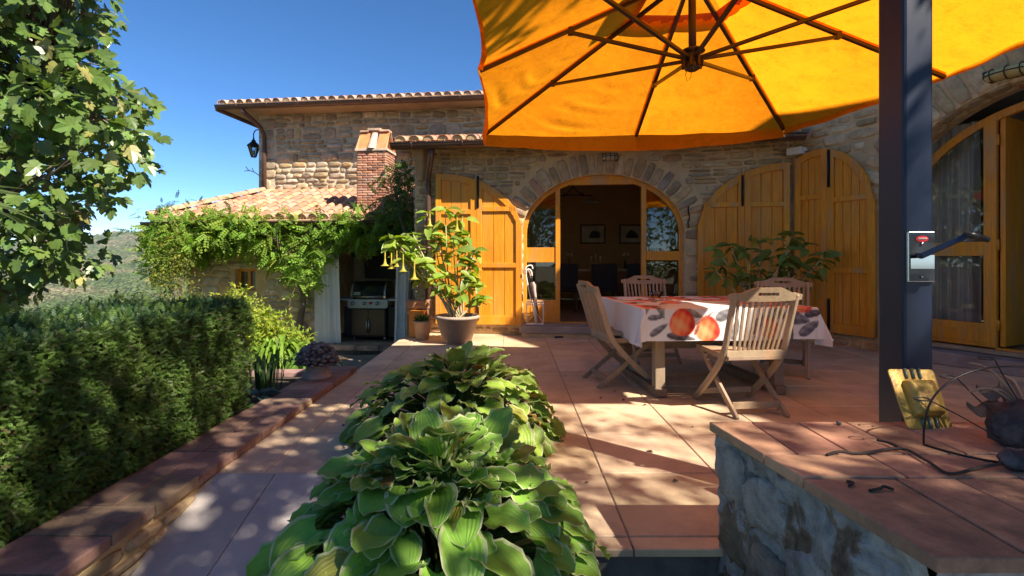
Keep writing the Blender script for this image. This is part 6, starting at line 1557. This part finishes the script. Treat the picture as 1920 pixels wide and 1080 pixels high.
# climber at the annex corner beside the chimney
cc=[]
for k in range(230):
    px=NR.uniform(712,800); py=NR.uniform(318,455)
    if px>775 and py<400: px-=25
    if px<725 and py<370: continue
    Y_=NR.uniform(7.9,8.9); cc.append(cam_pt(px,py,Y_))
cr_=empty('climbing_vine',cam_pt(760,560,8.3)-Vector((0,0,.4)),'dark leafy climber between the brick chimney and the annex corner','vine')
w=MB(); leafcloud(w,cc,T_PIN,2,.12,.19,(.055,.12,.026),(.12,.19,.04),.15,.2,.8,r=NR); w.build('foliage',m_leafs,cr_)
w=MB(); w.tube(smooth_path([cam_pt(772,640,8.3),cam_pt(768,560,8.3),cam_pt(772,480,8.3),cam_pt(755,420,8.3),cam_pt(740,350,8.4)]),.03,7); w.build('stem',m_bark,cr_)
# yellow-green creeper on the wing corner, bright shrubs
def bush(name,label,cat,c,rx,ry,rz_,ncl,T,nper,size,col,tint=None,pt=0,rad=.12,stems=6,group=None,hollow=.0,r=NR,mat_=None):
    c=Vector(c); root=empty(name,c,label,cat,group)
    d=rdir(ncl,.2,r); k=(hollow+(1-hollow)*r.rand(ncl,1)**.45); P=np.array(c)+np.array([0,0,rz_*.95])+d*k*np.array([rx,ry,rz_])
    P[:,2]=np.maximum(P[:,2],c.z+.03)
    w=MB(); leafcloud(w,P,T,nper,rad,size,col,tint,pt,.3,.7,r=r); w.build('foliage',mat_ or m_leafs,root)
    w=MB()
    for i in range(stems):
        q=Vector(P[r.randint(len(P))]); w.tube(smooth_path([c,c.lerp(q,.5)+Vector((0,0,.05*rz_)),q],3),[.012,.011,.01,.009,.007,.005,.003],5)
    w.build('stems',m_bark,root); return root
bush('creeper','yellow-green creeper on the left corner post of the porch wing','creeper',cam_pt(325,600,9.0),.42,.35,.85,110,Q2,16,.065,(.15,.19,.035),(.25,.24,.04),.3,.14)
bush('bright_shrub','sunlit yellow-green willowy shrub left of the wing window','shrub',cam_pt(440,625,8.6),.45,.35,.40,60,Q2,16,.085,(.22,.30,.035),(.32,.34,.05),.3,.13)
bush('bright_shrub','sunlit yellow-green shrub between the hedge end and the wisteria trunk','shrub',cam_pt(500,668,7.6),.46,.38,.36,100,Q2,18,.08,(.24,.33,.035),(.34,.36,.05),.3,.12)
bush('bright_shrub','low sunlit shrub arching toward the wisteria trunk','shrub',cam_pt(556,668,7.7),.28,.3,.22,46,Q2,16,.075,(.20,.30,.035),(.32,.34,.05),.3,.1)
def straps(name,label,cat,c,n,L_,wd,col,seed,spread=.9,up=1.0,mat_=None,tilt=0):
    r=random.Random(seed); c=Vector(c); root=empty(name,c,label,cat); w=MB()
    for k in range(n):
        a=r.uniform(0,6.283); o=Vector((math.cos(a),math.sin(a),0)); l=L_*r.uniform(.65,1.1); e=r.uniform(.25,1)*spread; b_=c+o*r.uniform(0,.14)
        pts=[b_,b_+o*l*.16*e+Vector((0,0,l*.42*up)),b_+o*l*.42*e+Vector((0,0,l*.70*up*(1-.15*e))),b_+o*l*.80*e+Vector((0,0,l*.55*up*(1.25-e)))]
        P=smooth_path(pts,3); m_=len(P); w.bar(P,[wd*max(.08,math.sin(math.pi*(.12+.88*i/(m_-1)))**.6) for i in range(m_)],.0015,Vector((-o.y,o.x,.25*r.uniform(-1,1))),jit(col,.3,r))
    w.build('blades',mat_ or m_leafs,root); return root
straps('strap_leaf_clump','big sunlit clump of arching strap leaves left of the stone finial','plant',(-2.95,6.25,-.40),170,.78,.034,(.19,.31,.035),4)
straps('strap_leaf_clump','second strap-leaf clump directly behind the stone finial','plant',(-2.48,6.05,-.42),110,.62,.034,(.14,.26,.04),9)
straps('iris_clump','upright blue-green iris blades between hedge end and kerb','iris',(-2.12,4.25,-.02),30,.40,.028,(.10,.19,.06),6,.35,1.15)
bb=empty('blue_leaved_plant',(-2.02,3.95,-.02),'low plant with broad blue-green leaves at the foot of the iris','plant')
w=MB(); r9=random.Random(8)
for k in range(12):
    a=r9.uniform(0,6.28); o=Vector((math.cos(a),math.sin(a),0)); ln=r9.uniform(.10,.15); b_=Vector((-2.03,3.95,.03+.05*r9.random()))+o*.05; sd_=Vector((-o.y,o.x,0))
    w.grid(lambda u,v: b_+o*ln*u+sd_*(ln*.8*(v-.5)*math.sin(math.pi*min(1,.1+.9*u))**.6)+Vector((0,0,.06*u-.10*u*u+.05*abs(v-.5))),6,6,jit((.07,.12,.10),.2,r9))
w.build('leaves',m_leaf,bb)
# shrubs beyond the hedge
bush('bay_shrub','dark green shrub beyond the hedge under the fig tree','shrub',(-5.2,4.9,-.45),.9,.7,.55,120,Q2,20,.085,(.045,.085,.024),(.12,.17,.03),.12,.18,group='shrubs beyond the hedge')
bush('bay_shrub','mixed green shrub beyond the middle of the hedge','shrub',(-4.2,5.6,-.50),.8,.6,.62,110,Q2,20,.075,(.065,.115,.030),(.16,.20,.04),.15,.17,group='shrubs beyond the hedge')
bush('bay_shrub','yellowish shrub beyond the hedge, left of the porch wing','shrub',(-4.6,7.2,-.62),.75,.6,.62,100,Q2,20,.075,(.11,.16,.030),(.22,.24,.05),.25,.17,group='shrubs beyond the hedge')

# ---------------------------------------------------------------- angel's trumpets
def ovate():
    V=[];F_=[];NY_=4
    for i in range(NY_+1):
        u=i/NY_; hw=.27*math.sin(math.pi*min(1,.08+.9*u)**.8)**.8
        for v in (-1,0,1): V.append((v*hw,u,.10*abs(v)*hw/.27-.22*u*u))
    for i in range(NY_):
        for j in range(2): F_.append((i*3+j,i*3+j+1,i*3+j+4,i*3+j+3))
    return np.array(V),np.array(F_)
T_OV=ovate()
def trumpet(w,p,L_,col,rm=.045):
    p=Vector(p); n=12; V=[]; pr=[(.007,0),(.010,-.2),(.009,-.5),(.015,-.72),(.024,-.86),(rm*.9,-.96),(rm*1.25,-.98)]
    for j,(r_1,z) in enumerate(pr):
        for k in range(n):
            a=2*math.pi*k/n; q=r_1*(1+(.30 if j>=5 else 0)*math.cos(a*5)); V.append(p+Vector((q*math.cos(a)*L_/.26,q*math.sin(a)*L_/.26,z*L_)))
    w.add(V,[(j*n+k,j*n+(k+1)%n,(j+1)*n+(k+1)%n,(j+1)*n+k) for j in range(len(pr)-1) for k in range(n)],col,True)
def brug(c,pot_r,pot_h,shoots,label,seed,lcol,flowers,potmat,spread_leaf=10,lsz=.19,green=None,cn=(.16,.15,.3)):
    r=random.Random(seed); rn=np.random.RandomState(seed); c=Vector(c); root=empty('angels_trumpet',c,label,'potted plant','potted angels trumpets')
    w=MB(); w.lathe(potprof(pot_r*.62,pot_r,pot_h,.035),c,32); w.build('pot',potmat,root)
    w=MB(); w.lathe([(0,pot_h-.05),(pot_r-.03,pot_h-.05)],c,24); w.build('soil',m_soil,root)
    w=MB(); wl_=MB(); P=[];D=[]
    top=c+Vector((0,0,pot_h-.05))
    for q in shoots:
        q=Vector(q); b_=top+Vector((r.uniform(-.08,.08),r.uniform(-.08,.08),0)); m1_=b_.lerp(q,.45)+Vector((r.uniform(-.06,.06),0,.05)); pa=smooth_path([b_,m1_,q],4)
        w.tube(pa,[.014-.0009*i for i in range(len(pa))],6,col=(1,1,1))
        for i in range(spread_leaf):
            t=r.uniform(.45,1.02)**.55; p=b_.lerp(q,t)+Vector((r.uniform(-.07,.07),r.uniform(-.07,.07),r.uniform(-.03,.06))); P.append(p); a=r.uniform(0,6.28); D.append((math.cos(a),math.sin(a)*.8,r.uniform(-.7,.25)))
        for i in range(3): P.append(q+Vector((0,0,.01))); a=r.uniform(0,6.28); D.append((math.cos(a),math.sin(a),.1))
    P=np.array(P);D=np.array(D); n=len(P)
    wl_.inst(T_OV[0],T_OV[1],orient(D,norm(np.array([.1,-.35,.9])+rn.normal(size=(n,3))*.35),rn.uniform(.6,1.15,n)*lsz),P,cols(lcol,n,.3,rn,(.35,.27,.03),.05),True)
    w.build('stems',m_stem,root); wl_.build('leaves',m_leaf,root)
    for f in flowers:
        w=MB(); trumpet(w,f,r.uniform(.20,.26),jit((.66,.58,.12),.15,r)); w.build('flower',m_petal,root)
Yb=6.95; ps=lambda px,py,Y_=Yb: cam_pt(px,py,Y_)
pb=gp(858,642); pb=Vector((pb.x,6.78,0))
brug(pb,.30,.38,[ps(800,400),ps(835,395),ps(868,400,7.05),ps(880,440),ps(765,450,6.8),ps(745,455,6.75),ps(815,450),ps(850,450,6.7),ps(890,470,6.7),ps(790,490,6.7),ps(900,520,6.8),ps(835,520,6.7),ps(860,545,6.6),ps(905,560,6.85),ps(825,430,7.1),ps(736,446,6.7),ps(752,444,6.75),ps(728,450,6.65),ps(775,440,6.8),ps(780,505,6.9),ps(875,500,6.6)],'tall potted angels trumpet with yellow hanging flowers before the left shutters',12,(.22,.31,.045),[ps(734,474,6.6),ps(722,466,6.55),ps(744,470,6.6),ps(756,476,6.55),ps(777,488,6.55),ps(739,462,6.7),ps(857,400,6.9),ps(806,395,6.9)],mat('aged_clay_pot',(.40,.29,.22),.85,.2,6,.25,60,dirt=(.30,.27,.23),dirts=5,dirta=.4),11,.21)
Yc=6.35; pc_=lambda px,py,Y_=Yc: cam_pt(px,py,Y_)
brug((3.15,6.30,0),.24,.34,[pc_(1345,470),pc_(1370,462),pc_(1425,455),pc_(1400,470,6.2),pc_(1450,452),pc_(1485,440),pc_(1478,470,6.2),pc_(1510,460),pc_(1545,480),pc_(1340,505),pc_(1385,500),pc_(1460,500,6.2),pc_(1500,500),pc_(1555,475,6.4),pc_(1420,510)],'potted angels trumpet behind the table in front of the corner shutters',44,(.17,.24,.045),[pc_(1503,472),pc_(1541,478),pc_(1405,495)],m_terra,7,.20)

# ---------------------------------------------------------------- trees behind the camera that shade the foreground
def shade(w,x0,x1,y0,y1,z0,h0,h1,ncl,nper,rad,size,seed):
    r=np.random.RandomState(seed); g=np.stack([r.uniform(x0,x1,ncl),r.uniform(y0,y1,ncl),np.full(ncl,z0)],1); h=r.uniform(h0,h1,(ncl,1))
    leafcloud(w,g+h*SUN,Q2,nper,rad,size,(.06,.11,.03),None,0,.1,.5,r=r,nup=(.6,-.5,.8)); return g+h*SUN
sh_root=empty('shade_tree',(6.2,-5.6,-.6),'tall leafy tree behind the viewpoint casting dappled shade on the hostas','tree')
w=MB()
A1=shade(w,-4.0,-1.75,-.2,4.7,0,4.6,6.8,135,28,.30,.15,1); A1=np.concatenate([A1,shade(w,-1.8,-.75,-.6,4.2,0,4.2,6.4,90,30,.30,.15,9)])
A1b=shade(w,-1.2,.45,-.3,3.5,0,4.0,5.6,62,26,.28,.14,8)
A2=shade(w,.3,2.2,.2,1.75,0,4.0,5.5,80,34,.30,.15,2)
A3=shade(w,.75,3.2,.9,2.1,.5,5.0,8.0,60,26,.24,.13,3)
A4=shade(w,.2,1.7,2.35,3.9,0,6.5,8.5,26,26,.22,.12,4)
w.build('crown',m_leafs,sh_root)
w=MB(); tb_=Vector((6.2,-5.6,-.7)); w.tube([tb_,Vector((5.9,-5.0,1.5)),Vector((5.4,-4.2,3.4))],[.28,.22,.18],10)
for q in list(A1[::22])+list(A2[::16])+list(A3[::12])+list(A1b[::16]): w.tube(smooth_path([Vector((5.4,-4.2,3.4)),Vector((5.4,-4.2,3.4)).lerp(Vector(q),.5)+Vector((0,0,.4)),Vector(q)],3),[.10,.08,.07,.055,.04,.03,.015],6)
w.build('trunk',m_bark,sh_root)
for i,(x,y,s_,lab) in enumerate(((9.5,-15,4.5,'tallest garden tree far behind the viewpoint on the right'),(-7.5,-10,3.6,'garden tree at the far left behind the viewpoint'),(-2.5,-9.5,3.0,'rounded garden tree standing behind the viewpoint on the left'),(3.0,-11.5,3.4,'rounded garden tree standing directly behind the viewpoint'))):
    rt_=empty('garden_tree',(x,y,-.7),lab,'tree','garden trees behind the viewpoint'); w=MB(); d=rdir(150,.1); P=np.array([x,y,2.9])+d*(NR.rand(150,1)**.35)*s_; leafcloud(w,P,Q1,24,.5,.3,(.07,.13,.03),(.14,.20,.05),.2); w.build('crown',m_leafs,rt_)
    w=MB(); w.tube([Vector((x,y,-.8)),Vector((x+.1,y,1.2)),Vector((x,y,2.8))],[.2,.16,.1],10); w.build('trunk',m_bark,rt_)
# fallen leaves and crumbs on the paving
fl=MB(); 
tag_n=0
for (px_,py_) in ((1150,735),(1170,745),(1196,738),(1168,752),(1455,768),(1205,760),(1128,748),(700,850),(640,800),(585,920),(1260,905),(1105,905),(1225,850),(1060,705),(560,760),(1300,800)):
    p=gp(px_,py_); w=MB(); a=rnd.uniform(0,6.28); l=rnd.uniform(.03,.05); o=Vector((math.cos(a),math.sin(a),0)); s_=Vector((-o.y,o.x,0)); w.add([p+Vector((0,0,.004)),p+o*l*.5+s_*l*.3+Vector((0,0,.014)),p+o*l+Vector((0,0,.006)),p+o*l*.5-s_*l*.3+Vector((0,0,.010))],[(0,1,2,3)],(1,1,1))
    tag(w.build('fallen_leaf',m_dry,loc=p),'tiny dry brown leaf fallen on the paving near the table','leaf','dry leaves on the paving')
# haze over the valley
hv=bpy.data.materials.new('valley_haze'); hv.use_nodes=True; nt=hv.node_tree; nt.nodes.clear()
ho=nt.nodes.new('ShaderNodeOutputMaterial'); pv=nt.nodes.new('ShaderNodeVolumePrincipled'); pv.inputs['Color'].default_value=(.80,.88,1,1); pv.inputs['Density'].default_value=.00012; pv.inputs['Anisotropy'].default_value=.2
nt.links.new(pv.outputs[0],ho.inputs['Volume'])
hb_=MB(); hb_.box((-1000,640,-35),(4600,1900,190)); tag(hb_.build('haze',hv),kind='stuff')
# ================================================================ camera, sun, sky
cam=bpy.data.cameras.new('camera'); co=bpy.data.objects.new('camera',cam); COL.objects.link(co)
co.location=(0,0,H); co.rotation_euler=(R(90),0,0); cam.sensor_width=36; cam.lens=F/1920*36
cam.shift_y=-(540-485)/1920; cam.clip_start=.05; cam.clip_end=6000; scene.camera=co
S=Vector((.83,-.65,1.0)).normalized()
sl=bpy.data.lights.new('sun','SUN'); sl.energy=4.2; sl.angle=R(.55); sl.color=(1,.90,.76)
so=bpy.data.objects.new('sun',sl); COL.objects.link(so); so.rotation_euler=S.to_track_quat('Z','Y').to_euler(); so.location=(6,-4,9)
wd=bpy.data.worlds.new('World'); scene.world=wd; wd.use_nodes=True; nt=wd.node_tree
bg=nt.nodes['Background']; sk=nt.nodes.new('ShaderNodeTexSky'); sk.sky_type='NISHITA'; sk.sun_disc=False
sk.sun_elevation=math.asin(S.z); sk.sun_rotation=math.atan2(S.x,S.y); sk.altitude=2400; sk.air_density=.8; sk.dust_density=.05; sk.ozone_density=3.0
hsv=nt.nodes.new('ShaderNodeHueSaturation'); hsv.inputs['Saturation'].default_value=1.2; hsv.inputs['Value'].default_value=.88; nt.links.new(sk.outputs[0],hsv.inputs['Color']); nt.links.new(hsv.outputs[0],bg.inputs[0]); bg.inputs[1].default_value=.09
vs=scene.view_settings; vs.view_transform='Standard'; vs.look='None'; vs.exposure=1.5; vs.gamma=1; vs.use_curve_mapping=False
scene.cycles.use_denoising=True; scene.cycles.max_bounces=10; scene.cycles.transparent_max_bounces=16; scene.cycles.sample_clamp_indirect=6
